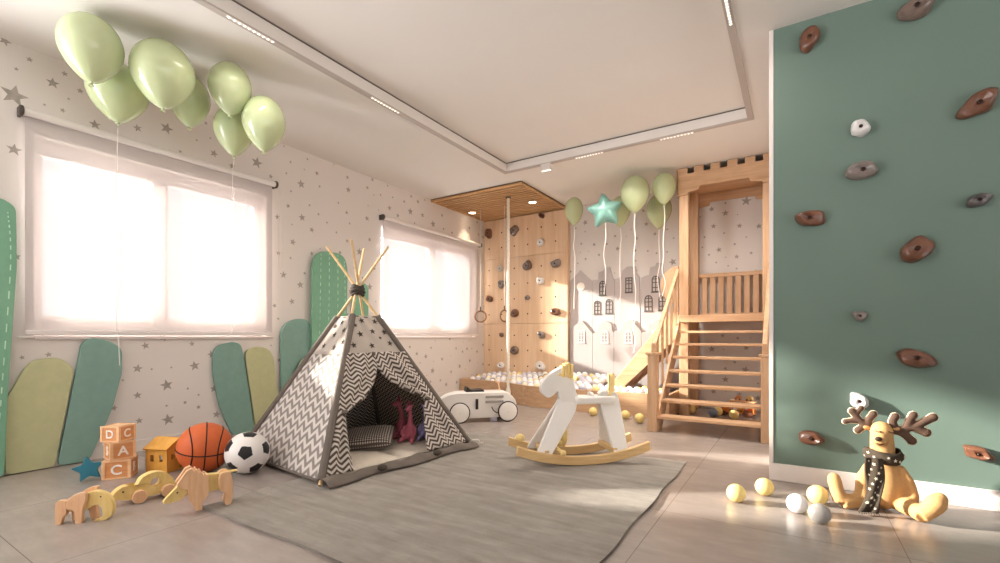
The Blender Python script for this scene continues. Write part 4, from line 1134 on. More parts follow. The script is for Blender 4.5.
castle('tall grey castle panel with a white round window beside the climbing board', [(-2.70, .02), (-2.70, 1.645), (-2.548, 1.79), (-2.368, 1.62), (-2.368, .02)], M['castle_hi'], *Uy, [(-2.537, 1.558, .115, .1, 'round')], D)
castle('tall grey castle panel with curved gable and three dark windows, left one', [(-2.366, .02), (-2.366, 1.64), (-2.285, 1.64), (-2.28, 1.74), (-2.215, 1.755), (-2.195, 1.80), (-2.12, 1.80), (-2.10, 1.73), (-2.08, 1.65), (-2.058, 1.63), (-2.058, .02)], M['castle_hi'], *Uy,
       [(-2.22, 1.52, .095, .20, 'arch'), (-2.295, 1.26, .1, .19, 'arch'), (-2.13, 1.27, .1, .2, 'arch')], D)
castle('tall grey castle panel with a single dark square window', [(-2.056, .02), (-2.056, 1.63), (-1.97, 1.65), (-1.955, 1.735), (-1.885, 1.785), (-1.775, 1.785), (-1.765, 1.70), (-1.72, 1.63), (-1.702, .02)], M['castle_hi'], *Uy, [(-1.86, 1.54, .095, .2, 'sq')], D)
castle('tall grey castle panel behind the slide with three dark windows', [(-1.70, .02), (-1.70, 1.625), (-1.60, 1.66), (-1.585, 1.75), (-1.525, 1.765), (-1.505, 1.81), (-1.435, 1.80), (-1.41, 1.66), (-1.36, 1.66), (-1.10, 1.66), (-1.10, .02)], M['castle_hi'], *Uy,
       [(-1.515, 1.535, .1, .21, 'arch'), (-1.605, 1.29, .105, .21, 'arch'), (-1.43, 1.29, .1, .2, 'arch')], D)
castle('low grey house panel with a pointed roof beside the climbing board', [(-2.69, .02), (-2.69, .97), (-2.51, 1.085), (-2.355, .91), (-2.355, .02)], M['castle_lo'], *Ly, [(-2.515, .86, .1, .17, 'sq')], Pm)
castle('low grey house panel with curved gable, second from the climbing board', [(-2.353, .02), (-2.353, .90), (-2.29, .92), (-2.28, 1.02), (-2.235, 1.035), (-2.20, 1.075), (-2.15, 1.07), (-2.09, 1.035), (-2.075, .94), (-2.055, .92), (-2.055, .02)], M['castle_lo'], *Ly, [(-2.18, .86, .1, .17, 'arch')], Pm)
castle('low grey house panel with domed gable, left of the slide', [(-2.053, .02), (-2.053, .93), (-1.96, .955), (-1.945, 1.02), (-1.88, 1.075), (-1.80, 1.08), (-1.765, 1.02), (-1.692, .935), (-1.692, .02)], M['castle_lo'], *Ly, [(-1.855, .86, .1, .17, 'arch')], Pm)
castle('low grey house panel rising behind the slide', [(-1.69, .02), (-1.69, .91), (-1.61, .92), (-1.60, 1.015), (-1.55, 1.03), (-1.51, 1.08), (-1.44, 1.07), (-1.42, .95), (-1.38, .94), (-1.10, .94), (-1.10, .02)], M['castle_lo'], *Ly, [(-1.5, .86, .1, .17, 'sq')], Pm)

# ---------------------------------------------------------------- play tower
TW = thing('play_tower', 'wooden play tower with a crenellated top behind the stairs', 'play tower', (-.635, 5.735, 0))
XL, XR, YF, YB = -1.09, -.185, 5.385, 6.09
for x in (XL, XR - .1):
    for y in (YF + .005, YB - .1):
        mb = MB(); mb.bb((x + (.005 if x == XL else 0), y, 0), (x + (.1 if x == XL else .095), y + .095, 2.60)); wbuild(mb, TW, 'post', M['maple_z'], bevel=.004)
def header(x0, x1, teeth):
    tw = (x1 - x0) / (teeth * 1 + (teeth - 1) * .72); gp = tw * .72; P = []
    x = x0
    for k in range(teeth):
        P += [(x, 2.692), (x + tw, 2.692)]
        if k < teeth - 1: P += [(x + tw, 2.63), (x + tw + gp, 2.63)]
        x += tw + gp
    low = [(x1, 2.405), (x1 - .10, 2.405), (x1 - .10, 2.425), (x1 - .15, 2.43), (x1 - .205, 2.438), (x1 - .22, 2.478), (x0 + .22, 2.478), (x0 + .205, 2.438), (x0 + .15, 2.43), (x0 + .10, 2.425), (x0 + .10, 2.405), (x0, 2.405)]
    return P + low
mb = MB(); mb.prism(header(XL, XR, 6), YF - .02, YF + .004, XZW); wbuild(mb, TW, 'header_board', M['maple_x'], bevel=.003)
mb = MB(); mb.prism(header(XL, XR, 6), YB - .004, YB + .018, XZW); wbuild(mb, TW, 'header_board', M['maple_x'], bevel=.003)
YZW = Matrix(((0, 0, 1, 0), (1, 0, 0, 0), (0, 1, 0, 0), (0, 0, 0, 1)))
for x in (XL - .02, XR - .002):
    mb = MB(); mb.prism(header(YF, YB, 5), x, x + .022, YZW); wbuild(mb, TW, 'header_board', M['maple_y'], bevel=.003)
mb = MB(); mb.bb((XL + .02, YF + .02, 2.585), (XR - .02, YB - .01, 2.60)); wbuild(mb, TW, 'roof_panel', M['maple_x'])
mb = MB(); mb.bb((XL, YF - .03, 1.015), (XR, YF, 1.09)); wbuild(mb, TW, 'platform_edge', M['maple_x'], bevel=.003)
mb = MB(); mb.bb((XL + .01, YF, 1.045), (XR - .01, YB - .01, 1.08)); wbuild(mb, TW, 'platform', M['maple_x'], bevel=.002)
mb = MB(); mb.bb((XL + .1, YB - .06, 1.565), (XR - .1, YB - .02, 1.61)); wbuild(mb, TW, 'top_rail', M['maple_x'], bevel=.003)
mb = MB(); mb.bb((XL + .1, YB - .055, 1.10), (XR - .1, YB - .025, 1.135)); wbuild(mb, TW, 'bottom_rail', M['maple_x'], bevel=.003)
for k in range(7):
    x = XL + .135 + k * .0905; mb = MB(); mb.bb((x, YB - .05, 1.13), (x + .056, YB - .03, 1.57)); wbuild(mb, TW, 'baluster', M['maple_z'], bevel=.002)
# closed right side rail
for z0, z1 in ((1.565, 1.61), (1.10, 1.135)):
    mb = MB(); mb.bb((XR - .06, YF + .1, z0), (XR - .02, YB - .1, z1)); wbuild(mb, TW, 'side_rail', M['maple_y'], bevel=.003)
for k in range(4):
    y = YF + .14 + k * .115; mb = MB(); mb.bb((XR - .05, y, 1.13), (XR - .03, y + .056, 1.57)); wbuild(mb, TW, 'baluster', M['maple_z'], bevel=.002)

# ---------------------------------------------------------------- stairs up to the tower
SW = thing('wooden_stairs', 'open wooden stairs with handrails leading up to the play tower', 'stairs', (-.66, 4.8, 0))
NX = ((-1.14, -1.06), (-.24, -.165))
for a, b in NX:
    mb = MB(); mb.bb((a, 4.295, .0), (b, 4.395, .692)); mb.bb((a - .014, 4.281, .692), (b + .014, 4.409, .715)); wbuild(mb, SW, 'newel_post', M['maple_z'], bevel=.004)
tz = (.14, .27, .40, .53, .66, .79, .92); ty = (4.32, 4.472, 4.624, 4.776, 4.928, 5.08, 5.22)
for z, y in zip(tz, ty):
    mb = MB(); mb.bb((-1.06, y, z - .024), (-.24, y + (.17 if y < 5.2 else .13), z)); wbuild(mb, SW, 'tread', M['maple_x'], bevel=.003)
for a in (-1.06, -.265):
    P = [(4.40, .0), (4.5, .0), (5.355, .86), (5.355, 1.0), (5.30, 1.04), (4.395, .17)]
    mb = MB(); mb.prism(P, a - .022, a, YZW) if a < -.5 else mb.prism(P, a + .025, a + .047, YZW); wbuild(mb, SW, 'stringer', M['maple_y'], bevel=.003)
for x in (-1.095, -.215):
    mb = MB(); p, q = Vector((x, 4.36, .80)), Vector((x, 5.36, 1.60)); d = (q - p)
    mb.prism([(p.y, p.z - .04), (q.y, q.z - .04), (q.y, q.z + .0), (p.y, p.z)], x - .018, x + .018, YZW); wbuild(mb, SW, 'handrail', M['maple_y'], bevel=.004)
    for k in range(5):
        f = .12 + .19 * k; y = p.y + d.y * f; zt = p.z + d.z * f - .03; zb = .17 + (y - 4.395) * (1.04 - .17) / (5.30 - 4.395) - .03
        mb = MB(); mb.bb((x - .011, y - .011, zb), (x + .011, y + .011, zt)); wbuild(mb, SW, 'baluster', M['maple_z'], bevel=.002)
    mb = MB(); mb.bb((x - .018, 4.33, .70), (x + .018, 4.366, .80)); wbuild(mb, SW, 'rail_support', M['maple_z'], bevel=.003)

# ---------------------------------------------------------------- slide
SL = thing('wooden_slide', 'wooden slide running from the play tower down into the ball pit', 'slide', (-1.5, 5.7, 0))
for y0, y1 in ((5.40, 5.428), (5.93, 5.958)):
    mb = MB(); mb.prism(fillet([(-1.095, 1.235), (-1.935, .20), (-1.80, .18), (-1.095, .86)], [.0, .03, .03, 0], 4), y0, y1, XZW); wbuild(mb, SL, 'side_rail', M['maple_x'], bevel=.004)
    mb = MB(); g = [(-1.095, 1.20), (-1.095, 1.64)] + [(-1.095 - .195 * sin(a), 1.43 + .21 * cos(a)) for a in [pi * i / 10 for i in range(1, 10)]] + [(-1.12, 1.21)]
    mb.prism(g, y0 - .001, y1 + .001, XZW); wbuild(mb, SL, 'rounded_guard', M['maple_z'], bevel=.004)
mb = MB(); P = [(-1.095, 1.075), (-1.82, .225), (-1.96, .21), (-1.96, .19), (-1.80, .195), (-1.095, 1.045)]; mb.prism(P, 5.428, 5.93, XZW); wbuild(mb, SL, 'slide_bed', M['maple_x'], bevel=.002)

# ---------------------------------------------------------------- ball pit
BP = thing('ball_pit', 'low wooden ball pit with a wavy front under the climbing board', 'ball pit', (-2.6, 5.55, 0))
fr = smooth_path([(-4.125, 5.42, 0), (-3.85, 5.41, 0), (-3.4, 5.31, 0), (-3.0, 5.14, 0), (-2.7, 5.03, 0), (-2.4, 5.0, 0), (-2.0, 5.0, 0), (-1.6, 5.02, 0), (-1.11, 5.03, 0)], 6)
PH = .252
def wallstrip(path, th, z0, z1):
    mb = MB(); n = len(path); vs = []
    for i, p in enumerate(path):
        d = (path[min(i + 1, n - 1)] - path[max(i - 1, 0)]).normalized(); q = p + Vector((-d.y, d.x, 0)) * th
        vs += [(p.x, p.y, z0), (p.x, p.y, z1), (q.x, q.y, z1), (q.x, q.y, z0)]
    fs = [(0, 1, 2, 3), tuple(4 * (n - 1) + k for k in (3, 2, 1, 0))]
    for i in range(n - 1):
        for k in range(4):
            a, b = 4 * i + k, 4 * i + (k + 1) % 4; fs.append((a, b, b + 4, a + 4))
    mb.add(vs, fs); return mb
cut = [i for i, p in enumerate(fr) if p.x > -2.94][0]
for seg in (fr[:cut + 1], fr[cut:]):
    s_ = [Vector(p) for p in seg]
    if seg[0].x > -3: s_[0] = s_[0] + (s_[1] - s_[0]).normalized() * .003
    wbuild(wallstrip(s_, .035, 0, PH), BP, 'front_panel', M['maple_x'], bevel=.003)
mb = MB(); mb.bb((LX + .015, 5.45, 0), (LX + .10, 6.05, PH + .004)); wbuild(mb, BP, 'side_ledge', M['maple_y'], bevel=.003)
mb = MB(); mb.bb((-1.145, 5.07, 0), (-1.112, 6.08, PH)); wbuild(mb, BP, 'side_panel', M['maple_y'], bevel=.003)
mb = MB(); pts = [(p.x, p.y) for p in fr]; mb.prism([(x, y + .036) for x, y in pts if -4.02 < x < -1.15] + [(-1.15, 6.03), (-4.02, 6.03)], .002, .03); wbuild(mb, BP, 'pit_floor', M['maple_x'])
def front_y(x):
    for p, q in zip(fr, fr[1:]):
        if p.x <= x <= q.x: return p.y + (q.y - p.y) * (x - p.x) / (q.x - p.x)
    return 5.03
rnd = random.Random(21); rp = .041; spots = []; row = 0
y = 5.08
while y < 6.0:
    x = -3.97 + (.0425 if row % 2 else 0)
    while x < -1.2:
        if y > front_y(x) + .036 + rp + .007:
            in_slide = x > -2.06 and 5.36 < y < 5.99
            if not in_slide: spots.append((x + rnd.uniform(-.003, .003), y + rnd.uniform(-.002, .002), rnd.uniform(.0, .022) + .10 * (y - front_y(x) - .08) / .9))
        x += .086
    y += .0745; row += 1
spots.sort(key=lambda p: -(-p[0] * -.5355) - p[1] * .8445 if False else (p[1] * .8445 - p[0] * .5355))
near, rest = spots[:292], spots[292:]
kinds = [('ball_white', 'white'), ('ball_lilac', 'pale lilac grey'), ('ball_yellow', 'yellow'), ('ball_cream', 'cream'), ('ball_grey', 'grey')]
proto = {}
for i, (x, y, dz) in enumerate(near):
    kd, cn = kinds[rnd.choices(range(5), (46, 26, 12, 10, 6))[0]]
    if kd not in proto:
        mb = MB(); mb.ell((0, 0, 0), rp, n=18); o = mb.build('plastic_ball', M[kd], angle=80); proto[kd] = o
    else:
        o = proto[kd].copy(); COL.objects.link(o)
    tag(o, 'small %s plastic ball in the wooden ball pit' % cn, 'ball', 'small %s balls in the ball pit' % cn)
    o.location = (x, y, .222 + dz)
if rest:
    mb = MB(); 
    for x, y, dz in rest: mb.ell((x, y, .222 + dz), rp, n=12, mi=rnd.choices(range(3), (6, 3, 1))[0])
    o = mb.build('far_pit_balls', [M['ball_white'], M['ball_lilac'], M['ball_yellow']], angle=80); tag(o, 'mixed plastic balls in the far rows of the ball pit', 'balls', kind='stuff')
mb = MB()
sup = wallstrip([Vector((p.x, p.y + .045, 0)) for p in fr if -4.0 < p.x < -1.16], .001, .03, .031)
mb.prism([(x, y + .04) for x, y in pts if -4.02 < x < -1.16] + [(-1.16, 6.02), (-4.02, 6.02)], .03, .178)
o = wbuild(mb, BP, 'ball_bed', M['ball_lilac'])
# ---------------------------------------------------------------- rocking horse
HX, HY, HA = -1.27, 3.0, radians(-138)
RH = thing('rocking_horse', 'white rocking horse with wooden runners and yellow crown mane on the rug', 'rocking horse', (HX, HY, .0145), HA)
def arc_runner(y0, y1, name='runner'):
    Rr = 1.35; mb = MB(); pts_o = []; pts_i = []
    for i in range(25):
        x = -.46 + .92 * i / 24; z = Rr - sqrt(Rr * Rr - x * x); pts_o.append((x, z)); pts_i.append((x * .985, z + .058))
    mb.prism(pts_o + pts_i[::-1], -y1, -y0, XZ); return mb.build(name, M['runner_wood'], RH, bevel=.004)
arc_runner(.125, .16); arc_runner(-.16, -.125)
def rslab(name, pts, y0, y1, mat, k=4, rnd_=True, Mx=None, bev=.005):
    mb = MB(); mb.prism(round_poly(pts, k) if rnd_ else pts, -y1, -y0, (Mx @ XZ) if Mx is not None else XZ); return mb.build(name, mat, RH, bevel=bev)
hd = rslab('head', [(.24, .445), (.264, .475), (.258, .525), (.215, .58), (.15, .622), (.10, .64), (.062, .62), (.04, .56), (.02, .47), (.0, .40), (.06, .34), (.125, .36), (.14, .43), (.15, .47), (.18, .445), (.215, .43)], -.028, .028, M['horse_white'])
for s in (-1, 1):
    sh = Matrix(((1, 0, 0, 0), (0, 1, -.34 * s, (.148) * s), (0, 0, 1, 0), (0, 0, 0, 1)))
    rslab('front_leg', [(.0, .42), (.13, .44), (.15, .39), (.325, .075), (.325, .058), (.235, .052), (.222, .07), (.03, .335)], -.016 + 0, .016, M['horse_white'], rnd_=False, Mx=sh)
    rslab('rear_leg', [(-.15, .455), (-.235, .462), (-.275, .445), (-.292, .40), (-.305, .10), (-.29, .06), (-.215, .05), (-.205, .09), (-.17, .30)], -.016, .016, M['horse_white'], k=3, Mx=sh)
mb = MB(); mb.bb((-.25, -.075, .385), (.03, .075, .435)); mb.build('seat', M['horse_white'], RH, bevel=.015, seg=3)
mb = MB(); mb.bb((-.29, -.07, .10), (-.262, .07, .40), ) if False else mb.prism([(-.055, .425), (.055, .425), (.05, .46), (.03, .475), (-.03, .475), (-.05, .46)], -.01, .01, T(-.205, 0, 0) @ R(radians(14), 'Y') @ R(pi / 2, 'Z') @ R(pi / 2, 'X')); mb.build('seat_back', M['horse_white'], RH, bevel=.006)
for k in range(4):        # crown mane: upright yellow pegs behind the forehead
    mb = MB(); x = .05 + .021 * k; mb.bb((x - .0095, -.034, .55 + .01 * min(k, 2)), (x + .0095, .034, .655 + .012 * sin(k * 1.3)), R(0)); mb.build('mane_peg', M['peg_wood'], hd, bevel=.004)
for k in range(4):        # the same crown as a tail
    mb = MB(); a = (k - 1.5); mb.tube([(-.245 + a * .012, a * .012, .44), (-.245 + a * .02, a * .024, .575 + .012 * (k % 2))], [.013, .012], 8); mb.build('tail_peg', M['peg_wood'], RH)
for s in (-1, 1):
    mb = MB(); mb.lathe([(.011, 0), (.011, .006), (1e-5, .007)], 16, T(.135, s * .028, .585) @ R(-s * pi / 2, 'X')); mb.build('eye', M['peg_wood'], hd)
mb = MB(); mb.cyl((.045, -.12, .565), (.045, .12, .565), .011, n=12)
for s in (-1, 1): mb.ell((.045, s * .122, .565), .017, n=12)
mb.build('handle', M['peg_wood'], RH)
mb = MB(); mb.cyl((.17, -.215, .10), (.17, .215, .10), .011, n=12)
for s in (-1, 1): mb.ell((.17, s * .215, .10), .02, n=12)
mb.build('foot_bar', M['peg_wood'], RH)
mb = MB(); mb.bb((-.235, -.135, .062), (-.20, .135, .10)); mb.build('cross_bar', M['runner_wood'], RH, bevel=.006)
mb = MB(); mb.bb((.235, -.135, .062), (.27, .135, .10)); mb.build('cross_bar', M['runner_wood'], RH, bevel=.006)
mb = MB(); mb.ell((.055, -.142, .135), (.03, .018, .078), n=18); mb.build('foot_rest', M['peg_wood'], RH)
for x, z, r in ((.085, .085, .028), (.375, .125, .034), (.15, .085, .026)):
    mb = MB(); mb.ell((x, -.145, z), (r, r * .7, r), n=14); mb.build('knob', M['peg_wood'], RH)

# ---------------------------------------------------------------- racing car
RC_ = thing('ride_on_car', 'white vintage ride-on racing car with number 1 beside the teepee', 'toy car', (-2.735, 3.955, 0), radians(45.8))
prof = [(-.47, .16), (-.44, .225), (-.36, .275), (-.25, .297), (-.10, .30), (.15, .30), (.22, .298), (.28, .275), (.335, .215), (.352, .16), (.34, .10), (.30, .06), (.2, .042), (-.30, .042), (-.42, .07), (-.46, .11)]
pl = round_poly(prof, 4); m = len(pl); vs = []; fs = []
cx, cz = -.05, .17; W = .125
rings = [(.55, -1.0), (.8, -.985), (.93, -.9), (1.0, -.6), (1.0, 0), (1.0, .6), (.93, .9), (.8, .985), (.55, 1.0)]
for sc_, yy in rings:
    for x, z in pl:
        tap = 1 - .55 * max(0, (-x - .15) / .33) ** 1.5 - .25 * max(0, (x - .2) / .16) ** 2
        vs.append((cx + (x - cx) * (.9 + .1 * sc_), yy * W * tap, cz + (z - cz) * (.72 + .28 * sc_)))
for k in range(len(rings) - 1):
    for i in range(m):
        j = (i + 1) % m; fs.append((k * m + i, k * m + j, (k + 1) * m + j, (k + 1) * m + i))
fs.append(tuple(range(m - 1, -1, -1))); fs.append(tuple((len(rings) - 1) * m + i for i in range(m)))
mb = MB(); mb.add(vs, fs); bd = mb.build('car_body', M['white_gloss'], RC_, angle=50)
for x in (-.245, .245):
    for s in (-1, 1):
        w = bpy.data.objects.new('wheel', None)
        mb = MB(); Q = T(x, s * .145, .104) @ R(pi / 2, 'X')
        mb.lathe([(1e-5, -.018), (.05, -.02), (.092, -.012), (.095, 0), (.092, .012), (.05, .02), (1e-5, .018)], 36, Q); wh = mb.build('wheel', M['white_gloss'], RC_)
        mb = MB(); mb.tube([Q @ Vector((.097 * cos(a), .097 * sin(a), 0)) for a in [2 * pi * i / 40 for i in range(40)]], .0075, 8, closed=True); mb.build('tyre', M['tyre'], wh)
        mb = MB(); mb.lathe([(.012, -.024), (.012, .024), (1e-5, .026)], 14, Q); mb.build('hub', M['white_paint'], wh)
mb = MB(); mb.cyl((-.245, -.14, .104), (-.245, .14, .104), .01, n=10); mb.build('axle', M['metal'], RC_)
mb = MB(); mb.cyl((.245, -.14, .104), (.245, .14, .104), .01, n=10); mb.build('axle', M['metal'], RC_)
mb = MB(); mb.prism(round_poly([(-.165, .288), (-.16, .345), (-.145, .345), (-.11, .318), (.0, .322), (.012, .31), (.01, .29), (-.08, .28)], 4), -.075, .075, XZ); mb.build('seat', M['seat_black'], RC_, bevel=.008)
for s in (-1, 1):
    Q = T(-.07, s * .1255, .178) @ (R(pi / 2, 'X') if s < 0 else R(pi, 'Z') @ R(pi / 2, 'X')); text_obj('number', '1', .13, M['black'], bd, Q, .0015, .06)
    for z in (.255, .205):
        mb = MB(); mb.bb((.02, s * .118, z - .014), (.205, s * .128, z + .010)); mb.build('louvre', M['louvre'], bd, bevel=.003)
mb = MB(); mb.cyl((.195, 0, .29), (.175, 0, .385), .008, n=10); mb.build('steering_column', M['steer'], RC_)
mb = MB(); mb.tube([(.17, -.078, .392), (.17, 0, .388), (.17, .078, .392)], .0105, 10); mb.build('steering_bar', M['steer'], RC_)
mb = MB(); mb.bb((.08, -.10, .002), (.145, -.02, .05)); mb.build('footplate', M['pedal'], RC_, bevel=.005)
mb = MB(); mb.tube(smooth_path([(.08, -.135, .155), (.095, -.14, .12), (.13, -.14, .095), (.17, -.13, .09)], 5), .005, 8); mb.build('pedal_lever', M['black'], RC_)

# ---------------------------------------------------------------- toy truck behind the stairs
t = thing('toy_truck', 'wooden toy car-carrier truck on the floor behind the stairs', 'toy', (-.53, 5.66, .0), radians(172))
mb = MB(); mb.bb((-.17, -.045, .03), (.09, .045, .045)); mb.build('lower_deck', M['truck_wood'], t, bevel=.003)
mb = MB(); mb.bb((-.17, -.045, .155), (.075, .045, .17)); mb.build('upper_deck', M['block_edge'], t, bevel=.003)
for x in (-.16, -.05, .065):
    for s in (-1, 1):
        mb = MB(); mb.cyl((x, s * .038, .04), (x, s * .038, .16), .006, n=8); mb.build('deck_post', M['truck_wood'], t)
mb = MB(); mb.prism(fillet([(.095, .03), (.17, .03), (.172, .075), (.15, .085), (.138, .125), (.095, .125)], .012, 3), -.042, .042, XZ); mb.build('cab', M['truck_wood'], t, bevel=.003)
for x in (-.13, -.08, .03, .135):
    for s in (-1, 1):
        mb = MB(); mb.lathe([(1e-5, -.007), (.026, -.007), (.026, .007), (1e-5, .007)], 18, T(x, s * .05, .026) @ R(pi / 2, 'X')); mb.build('wheel', M['hold_brown'], t)
for i, (x, z, mt) in enumerate(((-.115, .045, 'basket'), (-.02, .045, 'house_wood'), (-.11, .17, 'peg_wood'), (0, .17, 'block_wood'))):
    c = thing('toy_car', ['small orange wooden car on the lower deck of the toy truck', 'small amber wooden car on the lower deck of the toy truck, next to the cab', 'small yellow wooden car on the upper deck of the toy truck', 'small pale wooden car on the upper deck of the toy truck, next to the cab'][i], 'toy', Vector((-.53, 5.66, .002)) + Matrix.Rotation(radians(172), 3, 'Z') @ Vector((x, 0, z)), radians(172), 'little cars on the toy truck')
    mb = MB(); mb.prism(fillet([(-.035, .009), (.035, .009), (.036, .026), (.022, .03), (.012, .05), (-.018, .05), (-.035, .03)], .006, 3), -.02, .02, XZ); mb.build('car_body', M[mt], c, bevel=.003)
    for xx in (-.02, .02):
        for s in (-1, 1):
            mb = MB(); mb.lathe([(1e-5, -.004), (.01, -.004), (.01, .004), (1e-5, .004)], 12, T(xx, s * .022, .01) @ R(pi / 2, 'X')); mb.build('wheel', M['hold_brown'], c)

# ---------------------------------------------------------------- loose play balls
def play_ball(label, x, y, r, mat, z=0):
    mb = MB(); mb.ell((0, 0, 0), r, n=32); o = mb.build('play_ball', mat, angle=80); o.location = (x, y, r + z); tag(o, label, 'ball', 'loose play balls on the floor')
play_ball('yellow play ball farthest left of the floor group near the reindeer', -.262, 2.70, .046, M['ball_yellow'])
play_ball('yellow play ball second from the left, close to the green wall corner', -.144, 2.895, .046, M['ball_yellow'])
play_ball('white play ball between the yellow ones and the grey one near the reindeer', .004, 2.69, .046, M['ball_white'])
play_ball('yellow play ball beside the raised left foot of the reindeer', .093, 2.885, .048, M['ball_yellow'])
play_ball('grey play ball in front of the reindeer, nearest to the camera', .091, 2.59, .046, M['ball_grey'])
play_ball('yellow play ball on the floor just left of the stair newel post', -1.313, 4.66, .048, M['ball_yellow'])
play_ball('yellow play ball half hidden behind the rear leg of the rocking horse', -1.50, 4.80, .046, M['ball_yellow'])
play_ball('yellow play ball seen under the seat of the rocking horse', -1.86, 4.82, .046, M['ball_yellow'])
play_ball('yellow play ball alone under the stairs at the left', -.99, 5.56, .048, M['ball_yellow'])
play_ball('slate grey play ball under the stairs', -.745, 5.42, .048, M['ball_blue'])
play_ball('yellow play ball right behind the slate one under the stairs', -.715, 5.545, .048, M['ball_yellow'])
play_ball('yellow play ball in front of the toy truck under the stairs', -.545, 5.40, .048, M['ball_yellow'])

# ---------------------------------------------------------------- plush reindeer
RD = thing('plush_reindeer', 'sitting tan plush reindeer with brown antlers against the green wall', 'plush toy', (.37, 2.99, 0), radians(8))
mb = MB()
mb.ell((0, 0, .112), (.078, .08, .112), n=24); mb.ell((0, .01, .19), (.07, .062, .08), n=20)
mb.tube([(0, .01, .22), (-.005, .005, .30), (-.012, -.01, .375)], [.052, .05, .046], 20)
mb.ell((-.012, -.008, .385), (.047, .05, .05), n=20); mb.ell((-.028, -.045, .352), (.036, .034, .032), n=16)
# arms hanging down, legs splayed with upright soles
mb.tube(smooth_path([(.055, -.01, .215), (.086, -.02, .155), (.098, -.035, .095), (.092, -.05, .06)], 4), [.023] * 4 + [.026] * 4 + [.028] * 4 + [.024], 14)
mb.tube(smooth_path([(-.055, -.01, .215), (-.088, -.025, .155), (-.10, -.05, .09), (-.098, -.06, .06)], 4), [.026] * 4 + [.03] * 4 + [.032] * 4 + [.028], 14)
mb.tube(smooth_path([(.05, -.02, .05), (.085, -.10, .042), (.105, -.16, .038)], 4), [.042] * 4 + [.038] * 5, 14)
mb.tube(smooth_path([(.095, -.155, .036), (.13, -.152, .068), (.168, -.13, .108)], 4), [.036] * 4 + [.038, .04, .042, .04, .034], 14); mb.ell((.168, -.13, .11), .033, n=16)
mb.tube(smooth_path([(-.05, -.02, .05), (-.12, -.06, .04), (-.19, -.085, .036)], 4), [.042] * 4 + [.036] * 5, 14)
mb.tube(smooth_path([(-.195, -.085, .034), (-.208, -.08, .08), (-.22, -.07, .14)], 4), [.033] * 4 + [.031, .03, .031, .031, .029], 14); mb.ell((-.22, -.07, .142), .029, n=16)
blob(mb, 'plush_body', M['plush_tan'], RD, .0065, 6)
mb = MB(); mb.ell((-.042, -.078, .358), (.015, .011, .012), n=14); mb.build('nose', M['nose'], RD)
for s in (-1, 1):
    mb = MB(); a0 = -.012 + s * .026
    mb.tube([(a0 - .012, -.056 - .002, .395), (a0, -.061, .389), (a0 + .012, -.057, .393)], .0026, 6); mb.build('closed_eye', M['nose'], RD)
mb = MB(); mb.tube(smooth_path([(-.05, -.076, .338), (-.035, -.079, .331), (-.02, -.074, .335)], 4), .002, 6); mb.build('mouth', M['nose'], RD)
for s in (-1, 1):
    mb = MB(); mb.ell((-.012 + s * .06, .0, .40), (.022, .01, .013), n=12); mb.build('ear', M['plush_tan'], RD)
def antler(name, strokes):
    mb = MB()
    for pts, r in strokes:
        P = smooth_path([(x, 0, z) for x, z in pts], 5); mb.tube(P, [r] * len(P), 12); mb.ell(P[0], r, n=12); mb.ell(P[-1], r * 1.12, n=12)
    for q in range(len(mb.v)): mb.v[q].y = mb.v[q].y * .75
    o = blob(mb, name, M['antler'], RD, .0045, 4)
    mb = MB()
    for pts, r in strokes:
        P = smooth_path([(x, 0, z) for x, z in pts], 5); rr = r + .0026; mb.tube(P, [rr] * len(P), 12); mb.ell(P[0], rr, n=12); mb.ell(P[-1], r * 1.12 + .0026, n=12)
    for q in range(len(mb.v)): mb.v[q].y = mb.v[q].y * .28
    k = blob(mb, 'cream_piping', M['antler_rim'], o, .004, 2)
    return o
A1 = antler('antler', [([(-.035, .405), (-.07, .425), (-.105, .40)], .017), ([(-.065, .423), (-.06, .455), (-.042, .485)], .017), ([(-.075, .425), (-.105, .46), (-.13, .495)], .016), ([(-.09, .445), (-.13, .447), (-.158, .44)], .013), ([(-.115, .475), (-.10, .50), (-.092, .512)], .013)])
A1.location = (0, .005, -.018)
A2 = antler('antler', [([(.035, .41), (.075, .40), (.11, .365)], .019), ([(.05, .41), (.035, .45), (.045, .478)], .018), ([(.06, .41), (.11, .43), (.165, .41)], .019), ([(.09, .42), (.10, .46), (.115, .49)], .018), ([(.115, .43), (.155, .46), (.19, .485)], .019)])
A2.location = (0, .005, -.018)
# scarf: a wrap round the neck and a hanging end with printed stars
mb = MB()
def wrap(u, v):
    a = 2 * pi * u; rr = .068 + .010 * sin(pi * v) + .003 * sin(5 * a + v * 6)
    return (-.003 + rr * cos(a), .005 + rr * sin(a), .238 + .055 * v + .006 * sin(a * 2 + 1))
mb.grid(wrap, 48, 8)
def tail(u, v):
    w = .068 + .012 * sin(v * 7)
    x = -.062 - .038 * v + (u - .5) * w + .012 * sin(v * 3.2); d = .075 + .055 * sin(pi * min(1, v * .62)) ; z = .262 - .245 * v
    return (x, -d - .006 * cos(u * 9 + v * 5) - .02 * v, max(z, .012))
mb.grid(tail, 14, 36)
sc = mb.build('scarf', M['scarf'], RD, solid=.007, fixn=False)
mb = MB(); rnd = random.Random(4)
for i in range(18):
    u, v = (.2 + .6 * ((i * 7) % 5) / 4, .06 + .9 * i / 18)
    p = Vector(tail(u, v)); du = (Vector(tail(u + .02, v)) - p).normalized(); dv = (Vector(tail(u, v - .02)) - p).normalized(); n = du.cross(dv).normalized()
    if n.y > 0: n = -n
    Mx = Matrix(((du.x, dv.x, n.x, p.x), (du.y, dv.y, n.y, p.y), (du.z, dv.z, n.z, p.z), (0, 0, 0, 1)))
    mb.prism(star_poly(0, 0, rnd.choice((.006, .008, .0095)), rnd.uniform(0, 1), .4), .0036, .0046, Mx)
